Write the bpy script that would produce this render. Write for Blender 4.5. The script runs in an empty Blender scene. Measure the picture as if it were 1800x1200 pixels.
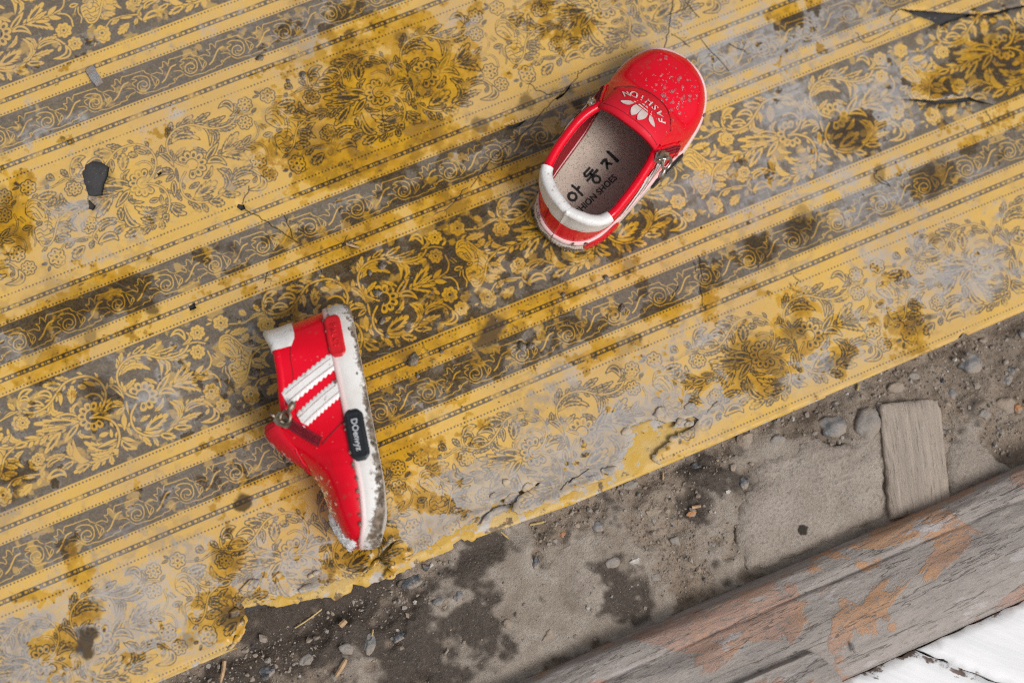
import bpy, bmesh, math, random
import numpy as np
from mathutils import Vector, Matrix, noise as mnoise
from mathutils.geometry import delaunay_2d_cdt

scene = bpy.context.scene
# ------------------------------------------------------------------ camera
cam_data = bpy.data.cameras.new('camera')
cam = bpy.data.objects.new('camera', cam_data)
scene.collection.objects.link(cam)
scene.camera = cam
CAM_R = Matrix(((0.9142, 0.3779, -0.1466), (-0.3963, 0.9093, -0.1274), (0.0852, 0.1745, 0.9810)))
cam.matrix_world = Matrix.Translation((0.0020, -0.3638, 0.9589)) @ CAM_R.to_4x4()
cam_data.sensor_width = 36.0
cam_data.lens = 60.0
cam_data.clip_start = 0.02
cam_data.clip_end = 100.0
cam_data.dof.use_dof = True
cam_data.dof.focus_distance = 0.958
cam_data.dof.aperture_fstop = 3.5

# ------------------------------------------------------------------ light: overcast day
SUN_EL, SUN_AZ = math.radians(58), math.radians(-62)      # azimuth measured from +X, counter-clockwise
world = bpy.data.worlds.new('World')
scene.world = world
world.use_nodes = True
wn = world.node_tree
wn.nodes.clear()
sky = wn.nodes.new('ShaderNodeTexSky')
sky.sky_type = 'NISHITA'
sky.sun_disc = False
sky.sun_elevation = SUN_EL
sky.sun_rotation = math.pi / 2 - SUN_AZ
sky.air_density = 1.0
sky.dust_density = 4.0
hsv = wn.nodes.new('ShaderNodeHueSaturation')
hsv.inputs['Saturation'].default_value = 0.22
bg = wn.nodes.new('ShaderNodeBackground')
bg.inputs['Strength'].default_value = 0.078
wo = wn.nodes.new('ShaderNodeOutputWorld')
wn.links.new(sky.outputs[0], hsv.inputs['Color'])
wn.links.new(hsv.outputs[0], bg.inputs['Color'])
wn.links.new(bg.outputs[0], wo.inputs['Surface'])
sun_data = bpy.data.lights.new('sun', 'SUN')
sun_data.energy = 1.5
sun_data.angle = math.radians(24)
sun_data.color = (1.0, 0.965, 0.92)
sun = bpy.data.objects.new('sun', sun_data)
scene.collection.objects.link(sun)
sd = Vector((math.cos(SUN_EL) * math.cos(SUN_AZ), math.cos(SUN_EL) * math.sin(SUN_AZ), math.sin(SUN_EL)))
sun.rotation_euler = sd.to_track_quat('Z', 'Y').to_euler()
vs = scene.view_settings
vs.view_transform = 'Standard'
vs.look = 'None'
vs.exposure = 0.24
vs.gamma = 1.0
vs.use_curve_mapping = False
scene.cycles.use_denoising = False
scene.cycles.filter_width = 1.15

# ------------------------------------------------------------------ traced dimensions of the place (millimetres; x along the printed stripes, y across)
MOTIF=[('L',[(817,165),(833,134),(850,104)],3.0,0,2),('L',[(807,173),(809,148),(811,124)],1.68,0,0),('L',[(898,137),(939,125),(979,113)],2.88,1,2),('L',[(972,155),(1023,144),(1075,134)],3.12,1,2),('L',[(1013,179),(1082,191),(1150,184)],2.88,1,3),('L',[(1043,212),(1128,233),(1194,215)],2.4,1,0),('L',[(1074,243),(1130,252),(1186,260)],3.71,0,4),('L',[(952,166),(1027,213),(1002,316)],3.12,0,0),('L',[(1031,218),(1062,273),(1019,319)],2.76,0,3),('L',[(805,211),(856,168),(940,206)],2.64,0,0),('L',[(804,223),(881,198),(965,261)],4.31,0,4),('S',[(840,382),(795,341),(770,279),(778,219),(808,180),(855,155),(911,152),(967,169),(1015,203),(1056,227),(1112,241),(1171,235),(1214,201)],1.14),('S',[(1211,203),(1249,209),(1295,235)],0.84),('L',[(731,260),(740,235),(750,210)],2.52,0,0),('L',[(713,249),(753,291),(767,358)],2.76,1,0),('L',[(1199,179),(1185,118),(1129,127)],3.59,1,0),('L',[(1173,197),(1231,176),(1217,134)],2.4,0,2),('F',[(1278,162)],4.43,7),('L',[(1297,224),(1313,215),(1329,207)],1.56,0,0),('F',[(1240,265)],4.31,7),('S',[(925,402),(1017,389),(1091,388),(1179,386),(1247,389)],0.78),('L',[(940,395),(997,355),(1055,315)],3.71,1,0),('L',[(949,405),(1010,405),(1048,460)],3.95,1,0),('L',[(1051,381),(1116,341),(1182,301)],5.15,1,3),('L',[(1081,384),(1131,371),(1181,358)],2.64,0,3),('L',[(1040,392),(1122,420),(1176,481)],5.03,1,4),('L',[(1095,395),(1135,407),(1176,418)],2.04,0,0),('L',[(1176,380),(1209,363),(1242,347)],2.76,0,0),('L',[(1176,395),(1208,412),(1240,429)],2.88,0,0),('S',[(1217,384),(1266,371),(1293,331),(1292,282)],0.9),('S',[(1232,395),(1273,416),(1290,452),(1285,496)],0.9),('F',[(1227,502)],4.79,7),('F',[(1257,601)],4.31,7),('L',[(785,311),(828,292),(870,273)],2.88,0,3),('L',[(910,290),(940,317),(969,345)],2.4,0,2),('L',[(897,481),(938,471),(970,430)],2.64,0,2),('L',[(801,506),(834,501),(867,495)],2.4,0,2),('L',[(786,324),(791,304),(796,284)],2.04,0,0),('R',[(868,381)],3.4,8.6,8,-145,270),('S',[(818,408),(780,443),(760,485),(762,537),(793,582),(843,612),(901,621),(964,603),(1010,565),(1059,534),(1114,520),(1169,537),(1203,585)],1.14),('L',[(812,566),(887,546),(963,526)],6.59,1,4),('L',[(799,568),(861,598),(906,591)],2.04,0,0),('L',[(941,597),(1021,551),(990,458)],3.59,0,4),('L',[(1034,550),(1046,503),(1006,464)],2.4,0,2),('L',[(1066,524),(1122,524),(1178,524)],3.95,0,4),('L',[(1050,556),(1108,536),(1179,560)],2.64,1,0),('L',[(1007,586),(1071,589),(1135,592)],3.36,0,3),('L',[(960,611),(1009,628),(1057,645)],3.83,1,2),('L',[(994,596),(1024,601),(1055,606)],2.16,0,0),('L',[(877,618),(916,642),(954,665)],4.55,1,3),('L',[(841,618),(844,646),(846,674)],2.76,0,2),('L',[(786,592),(799,625),(812,659)],3.0,0,2),('L',[(1202,588),(1193,648),(1106,640)],3.83,1,0),('L',[(1152,612),(1166,599),(1181,586)],2.04,0,0),('L',[(753,393),(702,359),(641,381)],3.95,1,0),('L',[(755,400),(725,410),(696,420)],2.64,1,0),('L',[(753,377),(729,361),(704,344)],2.76,0,2),('L',[(738,432),(722,477),(707,523)],3.12,0,0),('L',[(725,505),(730,531),(735,557)],2.16,0,2),('L',[(775,368),(767,407),(760,447)],1.32,0,0),('L',[(543,146),(502,122),(461,98)],2.88,0,2),('L',[(485,157),(433,135),(381,113)],4.84,1,3),('L',[(403,206),(379,157),(310,163)],3.66,1,0),('L',[(353,226),(307,189),(253,200)],3.4,1,0),('L',[(361,257),(303,252),(246,247)],3.01,0,4),('L',[(407,214),(382,270),(440,301)],4.05,0,3),('L',[(450,180),(450,215),(434,257)],2.61,0,0),('L',[(492,270),(512,222),(532,173)],5.49,0,4),('L',[(499,346),(482,304),(532,277)],2.75,0,2),('L',[(602,216),(581,204),(559,191)],3.27,0,2),('L',[(653,223),(625,201),(597,179)],2.61,0,0),('S',[(578,262),(619,261),(650,285),(658,319)],1.05),('S',[(559,382),(626,365),(677,310),(689,252),(670,196),(620,154),(558,142),(502,146),(452,174),(397,213),(349,235),(289,236),(239,213),(218,180),(232,134)],1.18),('S',[(229,204),(169,187),(124,202),(94,211)],0.85),('L',[(196,185),(185,159),(173,133)],2.88,0,2),('L',[(233,155),(276,114),(328,115)],4.31,1,0),('L',[(236,149),(272,140),(286,174)],3.01,1,0),('S',[(507,377),(430,372),(347,379),(249,379),(187,367)],0.78),('L',[(510,371),(448,325),(375,307)],3.53,1,0),('L',[(499,381),(378,337),(258,293)],5.75,1,4),('L',[(490,387),(436,421),(381,455)],3.53,1,0),('L',[(426,381),(342,359),(257,338)],3.4,0,4),('L',[(386,392),(322,432),(259,472)],4.58,1,3),('L',[(313,382),(283,400),(253,418)],2.75,0,2),('L',[(258,372),(223,359),(188,346)],1.96,0,0),('L',[(227,383),(209,396),(191,409)],2.22,0,0),('L',[(171,358),(123,326),(125,261)],3.27,0,3),('L',[(199,380),(154,377),(110,375)],3.66,1,0),('L',[(164,412),(106,442),(133,501)],3.27,0,3),('F',[(197,261)],4.71,7),('F',[(199,501)],4.31,7),('F',[(1422,617)],4.58,6),('R',[(573,379)],3.6,8.3,8,52,262),('L',[(489,425),(478,455),(538,487)],2.48,0,2),('L',[(568,496),(596,498),(624,499)],2.88,0,0),('L',[(628,532),(634,507),(640,482)],1.96,0,0),('L',[(647,567),(556,563),(478,489)],5.88,1,5),('L',[(610,596),(542,599),(487,569)],3.66,0,4),('L',[(654,550),(593,552),(533,554)],1.96,0,0),('S',[(559,382),(617,403),(666,451),(676,511),(658,565),(610,614),(544,627),(470,613),(408,568),(351,526),(293,522),(235,537),(204,566),(208,598),(228,624)],1.18),('L',[(468,601),(418,560),(431,456)],3.92,0,0),('L',[(382,541),(392,505),(403,468)],3.79,0,3),('L',[(361,519),(306,513),(251,507)],3.53,0,4),('L',[(343,530),(278,528),(248,553)],2.88,1,0),('L',[(393,573),(351,583),(309,593)],3.4,1,2),('L',[(468,619),(417,627),(366,634)],4.18,1,3),('L',[(524,629),(493,643),(463,658)],3.14,0,2),('L',[(602,617),(620,611),(639,605)],3.92,0,0),('L',[(589,622),(583,647),(577,672)],3.27,0,2),('L',[(215,615),(292,596),(324,640)],4.58,1,0),('S',[(203,569),(150,553),(96,540)],0.85),('L',[(190,587),(178,605),(166,624)],2.61,0,2),('L',[(139,599),(97,619),(55,639)],4.97,0,3),('L',[(100,545),(69,558),(38,570)],3.01,0,2),('L',[(169,571),(134,561),(98,551)],1.7,0,0),('L',[(680,561),(686,605),(736,639)],4.31,1,2),('L',[(679,553),(710,577),(741,600)],2.35,0,0),('L',[(-11,239),(45,245),(101,251)],4.36,0,4),('L',[(32,308),(61,292),(90,277)],4.14,0,3),('L',[(65,328),(95,314),(124,300)],2.4,0,2),('L',[(55,420),(87,437),(120,453)],2.83,0,2),('L',[(36,449),(68,468),(100,488)],3.27,0,3),('L',[(14,488),(50,503),(87,518)],3.59,0,3),('L',[(-5,504),(19,517),(43,530)],2.18,0,0),('G',[(1366,264),(1389,239),(1429,244),(1458,280),(1481,323),(1523,364),(1497,411),(1464,452),(1439,496),(1399,513),(1370,498),(1357,453),(1370,401),(1416,390),(1381,348),(1355,304)]),('K',[(1380,266),(1402,257),(1427,267),(1452,308),(1469,351)],0.49),('K',[(1388,276),(1409,281),(1425,315),(1432,354)],0.49),('K',[(1362,295),(1389,300),(1396,327),(1407,356)],0.49),('K',[(1383,316),(1405,319),(1417,360)],0.49),('K',[(1442,304),(1453,333),(1445,366)],0.49),('K',[(-10,363),(12,367),(26,390)],0.49),('K',[(-19,384),(3,387),(17,411)],0.49),('K',[(1429,402),(1455,412),(1463,434)],0.49),('K',[(1371,414),(1395,412),(1409,435),(1436,428),(1452,447)],0.49),('K',[(1367,436),(1392,434),(1405,458),(1440,460)],0.49),('K',[(1368,461),(1393,459),(1407,483),(1436,483)],0.49),('K',[(1377,483),(1402,493),(1425,496)],0.49),('K',[(23,341),(42,367),(48,394)],0.49),('K',[(14,349),(8,377),(-17,421)],0.49),('S',[(-82,267),(-59,238),(-20,241),(10,282),(36,331),(74,362),(123,373)],1.09),('S',[(115,378),(59,404),(27,445),(-1,488),(-40,517),(-73,510),(-81,479)],1.09),('L',[(1306,378),(1333,380),(1360,382)],2.83,1,0),('S',[(1306,315),(1321,342)],0.54),('S',[(1321,308),(1337,339)],0.54),('S',[(1338,400),(1322,424)],0.54),('S',[(1353,400),(1342,432),(1349,465),(1333,495)],0.65),('L',[(1386,378),(1403,379),(1421,380)],2.18,1,0),('F',[(1419,161)],4.58,6),('L',[(1371,141),(1353,141),(1335,142)],1.2,0,0),('L',[(1378,132),(1368,120),(1358,109)],1.09,0,0),('F',[(1423,598)],5.01,6),('L',[(1362,615),(1348,613),(1333,612)],1.31,0,0),('L',[(1370,636),(1362,648),(1354,660)],1.09,0,0),('F',[(211,266)],4.03,7),('F',[(217,487)],3.81,7),('S',[(12,186),(81,208),(143,201),(205,196)],0.82),('L',[(119,173),(103,155),(87,136)],3.81,0,3),('L',[(58,203),(68,195),(77,187)],1.85,0,0),('S',[(8,570),(50,542),(103,543)],0.76)]
SCROLL=[('S',[(57,210),(68,219),(84,212),(81,191),(65,181),(39,187),(26,210),(35,233),(61,242),(89,231),(102,202),(100,172),(76,152),(42,143),(14,149)],0.56),('S',[(46,207),(43,224),(61,231)],0.4),('S',[(167,231),(194,216),(221,188),(248,164),(277,159)],0.8),('S',[(-42,196),(-12,194),(7,220),(25,244),(46,258),(80,259),(119,266),(154,263),(187,264),(199,257),(235,256),(237,236),(262,237),(292,234)],0.48),('S',[(-56,152),(-37,118),(-20,118),(9,120),(58,122),(94,126),(101,143),(119,160),(122,184),(124,206),(124,233),(140,213),(153,203),(148,225),(109,248)],0.48),('S',[(119,160),(151,198)],0.4),('S',[(236,151),(229,126),(214,116),(203,146),(183,142),(193,164),(186,183),(164,165),(127,163)],0.44),('S',[(14,150),(37,166),(8,174),(15,201)],0.44),('S',[(253,193),(287,202),(301,221)],0.4),('S',[(298,229),(266,233),(245,246)],0.48)]
WET = [(140.7, -39.0, 42.5, 19.6, -2.5, 0.8), (221.5, -63.4, 39.2, 13.1, -2.5, 0.5), (144.1, -74.1, 55.6, 26.1, -2.5, 1.0), (85.4, -95.0, 19.6, 19.6, 7.5, 1.0), (123.3, -106.6, 39.2, 16.3, -0.5, 0.9), (179.6, -118.2, 39.2, 13.1, -0.5, 0.6), (147.6, -142.3, 58.8, 11.4, -0.5, 0.8), (185.5, -146.5, 29.4, 9.8, -0.5, 0.8), (95.9, -146.8, 65.4, 13.1, -0.5, 0.8), (-75.3, -126.5, 49.0, 13.1, -2.5, 1.0), (-101.2, -150.8, 39.2, 8.2, -2.5, 0.75), (58.6, -160.4, 39.2, 16.3, -0.5, 0.8), (115.7, -183.9, 65.4, 26.1, -0.5, 1.1), (167.9, -187.1, 39.2, 19.6, -0.5, 0.8), (80.1, -226.4, 52.3, 19.6, -0.5, 1.1), (150.5, -227.1, 49.0, 13.1, -0.5, 1.0), (63.8, -265.4, 19.6, 19.6, -22.5, 1.0), (108.7, -241.9, 52.3, 16.3, -0.5, 0.9), (169.5, -249.4, 39.2, 11.4, -0.5, 0.9), (195.5, -263.8, 19.6, 9.8, -2.5, 0.8), (-7.9, -256.0, 19.6, 8.2, -2.5, 0.8), (207.8, -203.5, 26.1, 9.8, -2.5, 0.9), (230.8, -209.2, 29.4, 9.8, -2.5, 0.7), (238.8, -256.4, 14.7, 8.2, -2.5, 1), (260.3, -261.7, 6.5, 13.1, -22.5, 0.9), (203.0, -263.3, 16.3, 8.2, -22.5, 0.7), (268.0, -304.8, 17.0, 18.0, -22.5, 1.15), (296.8, -298.6, 11.4, 9.8, -22.5, 0.95), (307.1, -284.6, 13.1, 9.8, -22.5, 0.7), (234.8, -305.3, 9.8, 6.5, -2.5, 0.9), (365.5, -319.8, 7.2, 13.1, -22.5, 1.0), (367.8, -291.3, 9.8, 5.9, -22.5, 0.8), (299.6, -244.8, 8.2, 5.9, -2.5, 1.05), (330.5, -242.7, 10.5, 6.5, -2.5, 1.1), (415.9, -247.5, 14.7, 7.2, -2.5, 1.15), (383.8, -202.3, 14.7, 10.5, -2.5, 1.1), (449.5, -242.1, 9.8, 8.2, -22.5, 0.8), (481.4, -193.5, 24.5, 19.6, -22.5, 1.15), (448.8, -195.9, 16.3, 13.1, -22.5, 0.9), (376.3, -120.8, 7.2, 7.2, -22.5, 0.95), (396.3, -119.1, 5.2, 5.2, -22.5, 0.9), (-88.7, -64.2, 11.4, 19.6, -22.5, 1.0), (-125.7, -267.1, 7.2, 19.6, -12.5, 0.95), (-152.5, -269.0, 13.1, 6.5, -22.5, 0.75), (-130.0, -287.0, 9.2, 7.2, -22.5, 1.05), (-150.0, -296.7, 10.5, 10.5, -22.5, 0.9), (-49.2, -291.5, 8.5, 10.5, -22.5, 1.0), (23.5, -312.4, 18.0, 14.7, -22.5, 1.05), (-56.7, -318.7, 19.6, 13.1, -22.5, 0.9), (-81.4, -173.0, 9.8, 6.5, -2.5, 0.95), (-79.0, -188.6, 8.5, 9.8, -22.5, 0.9), (242.1, -150.9, 19.6, 8.2, -2.5, 0.6), (206.5, -72.6, 19.6, 13.1, -22.5, 0.6), (0.1, -269.7, 16.3, 9.8, -2.5, 0.7), (61.9, -302.9, 16.3, 11.4, -22.5, 0.7), (320.5, -319.4, 6.5, 6.5, -22.5, 0.8), (324.6, -302.9, 5.2, 5.2, -22.5, 0.8), (-77.6, -236.7, 13.1, 8.2, -2.5, 0.55), (2.9, -126.7, 7.2, 6.5, -22.5, 0.9), (-144.7, -204.9, 13.1, 9.8, -22.5, 0.6), (299.0, -250.1, 6.5, 4.6, -22.5, 0.7), (284.9, -244.3, 5.2, 3.9, -22.5, 0.6), (255.3, -211.9, 13.1, 6.5, -0.5, 0.8), (204.7, -135.8, 19.6, 13.1, -22.5, 0.6), (251.6, -79.1, 19.6, 16.3, -22.5, 0.5), (60.5, -189.8, 29.4, 13.1, -2.5, 0.8)]
CHALK = [(341.4, -130.1, 65.4, 19.6, -2.5, 0.9), (352.1, -172.5, 19.6, 13.1, -22.5, 0.9), (411.6, -192.5, 32.7, 19.6, -2.5, 0.8), (359.5, -213.3, 39.2, 16.3, -2.5, 0.55), (385.5, -238.9, 49.0, 13.1, -2.5, 0.6), (323.5, -217.5, 39.2, 13.1, -2.5, 0.55), (212.7, -313.9, 45.8, 16.3, -2.5, 1.2), (164.1, -318.3, 49.0, 16.3, -2.5, 1.1), (97.2, -317.9, 49.0, 16.3, -2.5, 1.1), (56.1, -324.6, 26.1, 16.3, -2.5, 1.0), (215.8, -283.0, 26.1, 19.6, -2.5, 0.5), (305.2, -320.3, 35.9, 19.6, -2.5, 0.95), (375.9, -298.3, 49.0, 19.6, -2.5, 0.7), (417.1, -307.9, 26.1, 19.6, -22.5, 0.65), (252.0, -283.7, 19.6, 13.1, -22.5, 0.6), (-5.0, -315.5, 39.2, 16.3, -2.5, 0.85), (-57.8, -313.1, 49.0, 19.6, -2.5, 0.95), (-108.1, -298.1, 49.0, 22.9, -2.5, 0.95), (-154.5, -291.4, 39.2, 19.6, -2.5, 0.85), (-79.4, -283.6, 32.7, 13.1, -2.5, 0.5), (222.0, -146.5, 26.1, 13.1, -2.5, 0.8), (-111.0, -132.8, 19.6, 9.8, -2.5, 0.5), (68.8, -253.5, 19.6, 9.8, -2.5, 0.8), (-56.9, -15.7, 19.6, 9.8, -22.5, 0.5), (-58.8, -83.5, 19.6, 19.6, -22.5, 0.55), (372.1, -274.6, 19.6, 9.8, -2.5, 0.6), (14.6, -44.4, 13.1, 6.5, -22.5, 0.5), (167.6, -120.8, 16.3, 8.2, -2.5, 0.6), (58.2, -245.5, 16.3, 9.8, -2.5, 0.7), (460.3, -204.4, 26.1, 19.6, -22.5, 0.7), (162.7, -174.1, 19.6, 6.5, -2.5, 0.6), (-43.4, -174.9, 39.2, 16.3, -2.5, 0.5), (-53.4, -191.7, 19.6, 13.1, -2.5, 0.55), (167.5, -270.0, 16.3, 9.8, -2.5, 0.6), (98.0, -133.1, 13.1, 9.8, -22.5, 0.5), (259.8, -169.2, 13.1, 13.1, -22.5, 0.5), (184.2, -56.2, 19.6, 13.1, -22.5, 0.6), (-8.1, -273.1, 19.6, 9.8, -2.5, 0.5), (284.0, -197.7, 19.6, 9.8, -2.5, 0.6), (54.3, 2.8, 19.6, 9.8, -2.5, 0.4), (126.2, -21.9, 19.6, 9.8, -2.5, 0.4)]
STAIN = [(134.8, -230.6, 9.8, 1.0), (19.3, -127.0, 5.9, 0.8), (-35.7, -144.7, 5.2, 0.9), (-28.1, -265.7, 4.9, 1.0), (208.2, -111.0, 5.9, 0.7), (235.3, -116.2, 7.2, 0.7), (-78.7, -174.9, 6.5, 0.6), (-72.4, -145.3, 3.3, 0.6), (177.1, -115.4, 5.2, 0.7), (330.2, -243.3, 7.2, 0.6), (415.6, -248.1, 8.5, 0.6), (299.6, -244.8, 5.2, 0.5), (-84.5, -321.7, 6.5, 0.5), (-135.8, -302.1, 7.8, 1.0), (-57.8, -321.5, 11.1, 0.8), (-63.2, -322.5, 8.5, 0.8), (-51.2, -292.3, 5.2, 0.5), (154.9, -48.4, 3.9, 0.6), (383.1, -203.9, 6.5, 0.5), (223.8, -224.7, 5.2, 0.5), (385.3, -231.3, 5.2, 0.6), (-152.5, -269.0, 4.6, 0.6), (-61.9, -15.5, 2.6, 0.3), (110.5, -170.9, 4.6, 0.5), (237.0, -248.4, 3.9, 0.5), (384.2, -185.4, 3.3, 0.4), (30.0, -230.2, 4.6, 0.4), (-61.7, -64.4, 3.9, 0.4), (-100.2, -311.6, 3.9, 0.5), (194.4, -209.0, 3.3, 0.4), (257.2, -300.3, 5.9, 0.5), (400.6, -278.8, 3.3, 0.5), (392.9, -274.9, 2.6, 0.6), (311.4, -322.9, 4.6, 0.5), (-64.6, -54.2, 4.6, 0.5), (158.5, -208.7, 3.3, 0.4), (268.0, -304.8, 14.7, 0.45), (296.8, -298.6, 9.2, 0.5), (365.5, -319.8, 7.8, 0.6), (415.9, -247.5, 11.4, 0.5), (383.8, -202.3, 12.4, 0.55), (481.4, -193.5, 19.6, 0.35), (330.5, -242.7, 9.2, 0.5), (299.6, -244.8, 7.2, 0.5), (-130.0, -287.0, 7.2, 0.5), (-49.2, -291.5, 7.2, 0.5), (22.9, -313.8, 13.1, 0.4), (-88.7, -64.2, 11.4, 0.5), (-72.4, -127.7, 19.6, 0.3), (86.7, -91.9, 14.7, 0.35), (-96.7, -138.8, 13.1, 0.3), (87.4, -250.7, 13.1, 0.3), (204.7, -267.6, 9.8, 0.35)]
CRACKS = [[(257.5, -105.4), (246.5, -107.5), (238.1, -112.4), (230.9, -115.2), (226.4, -117.2), (214.8, -121.1), (203.4, -127.8), (178.4, -135.2), (158.9, -146.9)], [(316.9, -85.8), (309.1, -98.1), (304.6, -104.7), (298.5, -113.0)], [(309.3, -94.3), (319.7, -94.6), (329.2, -88.7)], [(321.0, -115.1), (329.3, -139.8)], [(322.7, -88.1), (325.5, -102.7)], [(33.9, -111.3), (42.8, -122.2), (54.4, -140.7)], [(34.2, -107.1), (41.0, -98.9)], [(53.3, -122.1), (52.7, -136.4)], [(306.5, -105.5), (313.3, -117.0)], [(410.6, -146.0), (414.4, -154.5), (430.5, -153.1)], [(441.4, -142.7), (433.4, -147.3)], [(156.8, -146.0), (142.9, -153.2), (131.8, -154.1)], [(129.5, -83.2), (125.3, -100.0)], [(215.5, -102.6), (222.1, -112.8), (230.6, -114.3)], [(385.0, -231.9), (389.4, -238.6)], [(359.1, -313.5), (361.6, -320.0)], [(311.9, -266.4), (313.6, -270.8), (310.6, -273.3)], [(241.6, -250.3), (246.8, -246.9)], [(155.3, -323.7), (148.3, -324.9), (140.2, -325.7), (137.1, -327.9)], [(-45.6, -71.0), (-44.9, -75.6)], [(183.6, -138.4), (179.3, -144.0)], [(27.8, -154.9), (31.8, -149.4)], [(26.1, -150.6), (31.8, -153.7)], [(59.9, -157.3), (60.1, -161.0)], [(336.5, -124.3), (343.9, -133.0)], [(275.9, -393.9), (256.4, -392.6)], [(260.9, -237.0), (259.2, -250.3), (254.9, -263.1)], [(265.4, -234.4), (261.9, -247.7)], [(81.9, -146.5), (75.7, -153.0)], [(463.8, -221.1), (465.5, -229.5)], [(386.8, -228.1), (382.9, -232.2), (388.7, -240.2)]]
UPPER_TEAR = [(194.5, -337.1), (192.6, -334.9), (192.1, -330.4), (198.2, -328.8), (208.5, -326.0), (219.7, -325.1), (225.6, -322.6), (223.3, -319.5), (213.5, -318.9), (205.9, -315.8), (202.0, -312.4), (193.8, -310.7), (187.6, -310.9), (183.2, -314.3), (182.8, -320.2), (178.0, -324.5), (172.1, -329.7), (165.4, -331.8), (154.1, -331.9), (139.8, -332.1), (125.6, -332.3), (110.0, -331.9), (105.8, -328.1), (108.6, -324.8), (111.4, -323.2), (119.8, -321.5), (127.5, -319.9), (120.0, -319.5), (111.9, -319.6), (103.0, -320.0), (97.9, -320.5), (94.6, -323.3), (90.2, -323.8), (85.6, -326.4), (78.1, -325.3), (72.5, -326.3), (63.9, -326.4), (57.1, -328.6), (49.1, -328.7), (43.0, -331.1), (36.9, -332.6), (31.7, -333.5), (30.0, -329.3), (29.1, -325.2), (34.0, -321.5), (40.8, -317.6), (36.7, -318.2), (30.6, -321.4), (24.1, -323.1), (18.0, -325.5), (13.2, -324.8), (6.9, -326.2), (1.2, -325.1), (-4.3, -326.2), (-8.6, -324.3), (-13.8, -324.8), (-18.3, -323.5), (-24.5, -323.9), (-30.4, -320.3), (-33.0, -321.6), (-41.3, -318.3), (-47.4, -314.3), (-50.8, -316.2), (-50.3, -320.8), (-52.6, -323.9), (-52.7, -327.5), (-56.9, -329.7), (-60.6, -330.7), (-63.1, -334.3), (-70.5, -335.5)]
NOTCH = [(393.8, -338.8), (391.5, -336.4), (388.3, -337.6), (385.2, -339.2)]
LOWER_TEAR = [(82.4, -334.2), (78.9, -335.1), (77.3, -333.1), (72.4, -331.6), (69.0, -332.3), (68.2, -334.3), (55.3, -334.6), (45.9, -334.7), (39.7, -334.8), (33.4, -335.2), (24.3, -335.0), (15.1, -335.1), (11.8, -332.3), (9.2, -330.5), (6.6, -334.2), (2.2, -334.3), (-2.8, -335.5), (-4.6, -332.7), (-7.7, -331.1), (-17.1, -328.7), (-26.1, -327.5), (-32.2, -326.2), (-42.3, -320.5), (-50.9, -319.5), (-50.9, -326.2), (-55.1, -329.8), (-59.7, -333.1), (-63.0, -336.4), (-68.7, -336.6)]
HOLES = [[(-39.5, -52.5), (-34.9, -52.2), (-30.7, -54.6), (-27.7, -59.1), (-30.1, -63.6), (-33.7, -66.8), (-37.1, -73.0), (-40.9, -72.2), (-44.5, -70.0), (-44.0, -62.6), (-43.2, -56.8)], [(-45.0, -72.3), (-43.8, -75.3), (-42.8, -77.2), (-45.2, -79.0), (-47.2, -77.2)], [(31.4, -106.3), (34.6, -108.0), (34.5, -110.8), (31.7, -110.8), (30.1, -107.9)], [(442.1, -142.9), (454.1, -148.9), (477.9, -160.6), (485.8, -164.5), (476.7, -162.9), (467.2, -162.2), (461.2, -162.6), (456.3, -156.4), (448.1, -149.2)], [(488.3, -165.1), (496.4, -167.1), (504.2, -167.5), (516.8, -170.1), (516.3, -171.1), (504.5, -169.2), (495.6, -168.8), (488.8, -166.5)], [(417.4, -194.1), (428.0, -198.7), (437.4, -203.3), (445.9, -205.9), (458.1, -208.9), (464.0, -214.3), (470.6, -219.3), (456.8, -211.4), (446.6, -208.5), (436.5, -205.2), (427.3, -200.0)], [(-16.0, -151.0), (-12.2, -150.1), (-12.3, -153.7), (-16.4, -153.7)], [(79.8, -153.2), (83.5, -152.6), (86.4, -155.9), (82.5, -155.1)], [(225.3, -117.1), (232.6, -115.5), (238.1, -112.4), (236.0, -114.6), (231.2, -117.2), (226.2, -118.6)], [(191.1, -121.0), (197.7, -122.5), (205.0, -122.5), (199.3, -124.6), (193.4, -124.1)], [(-4.4, -72.5), (-1.8, -72.1), (-1.7, -73.6), (-4.0, -74.2)]]
GWET = [(-35.1, -339.7, 29.4, 18.0, -12.5, 1.1), (21.9, -381.3, 19.6, 16.3, -22.5, 1.0), (-63.0, -351.0, 19.6, 13.1, -22.5, 0.8), (24.6, -358.8, 14.7, 19.6, -22.5, 0.9), (61.6, -376.5, 13.1, 13.1, -22.5, 0.9), (150.0, -397.6, 11.4, 9.2, -22.5, 1.0), (13.3, -337.0, 29.4, 7.2, -0.5, 0.9), (70.4, -347.9, 9.8, 9.8, -22.5, 0.7), (3.9, -343.1, 19.6, 13.1, -22.5, 0.9), (64.3, -386.2, 13.1, 13.1, -22.5, 0.6), (235.9, -366.3, 6.5, 5.9, -22.5, 0.8), (255.0, -403.3, 3.3, 3.3, -22.5, 1.2), (35.6, -397.3, 13.1, 8.2, -22.5, 0.7), (-22.7, -358.6, 16.3, 13.1, -22.5, 0.6), (87.1, -341.3, 9.8, 6.5, -22.5, 0.6), (203.1, -362.9, 9.8, 9.8, -22.5, 0.6), (217.4, -351.4, 13.1, 8.2, -22.5, 0.7)]
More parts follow.
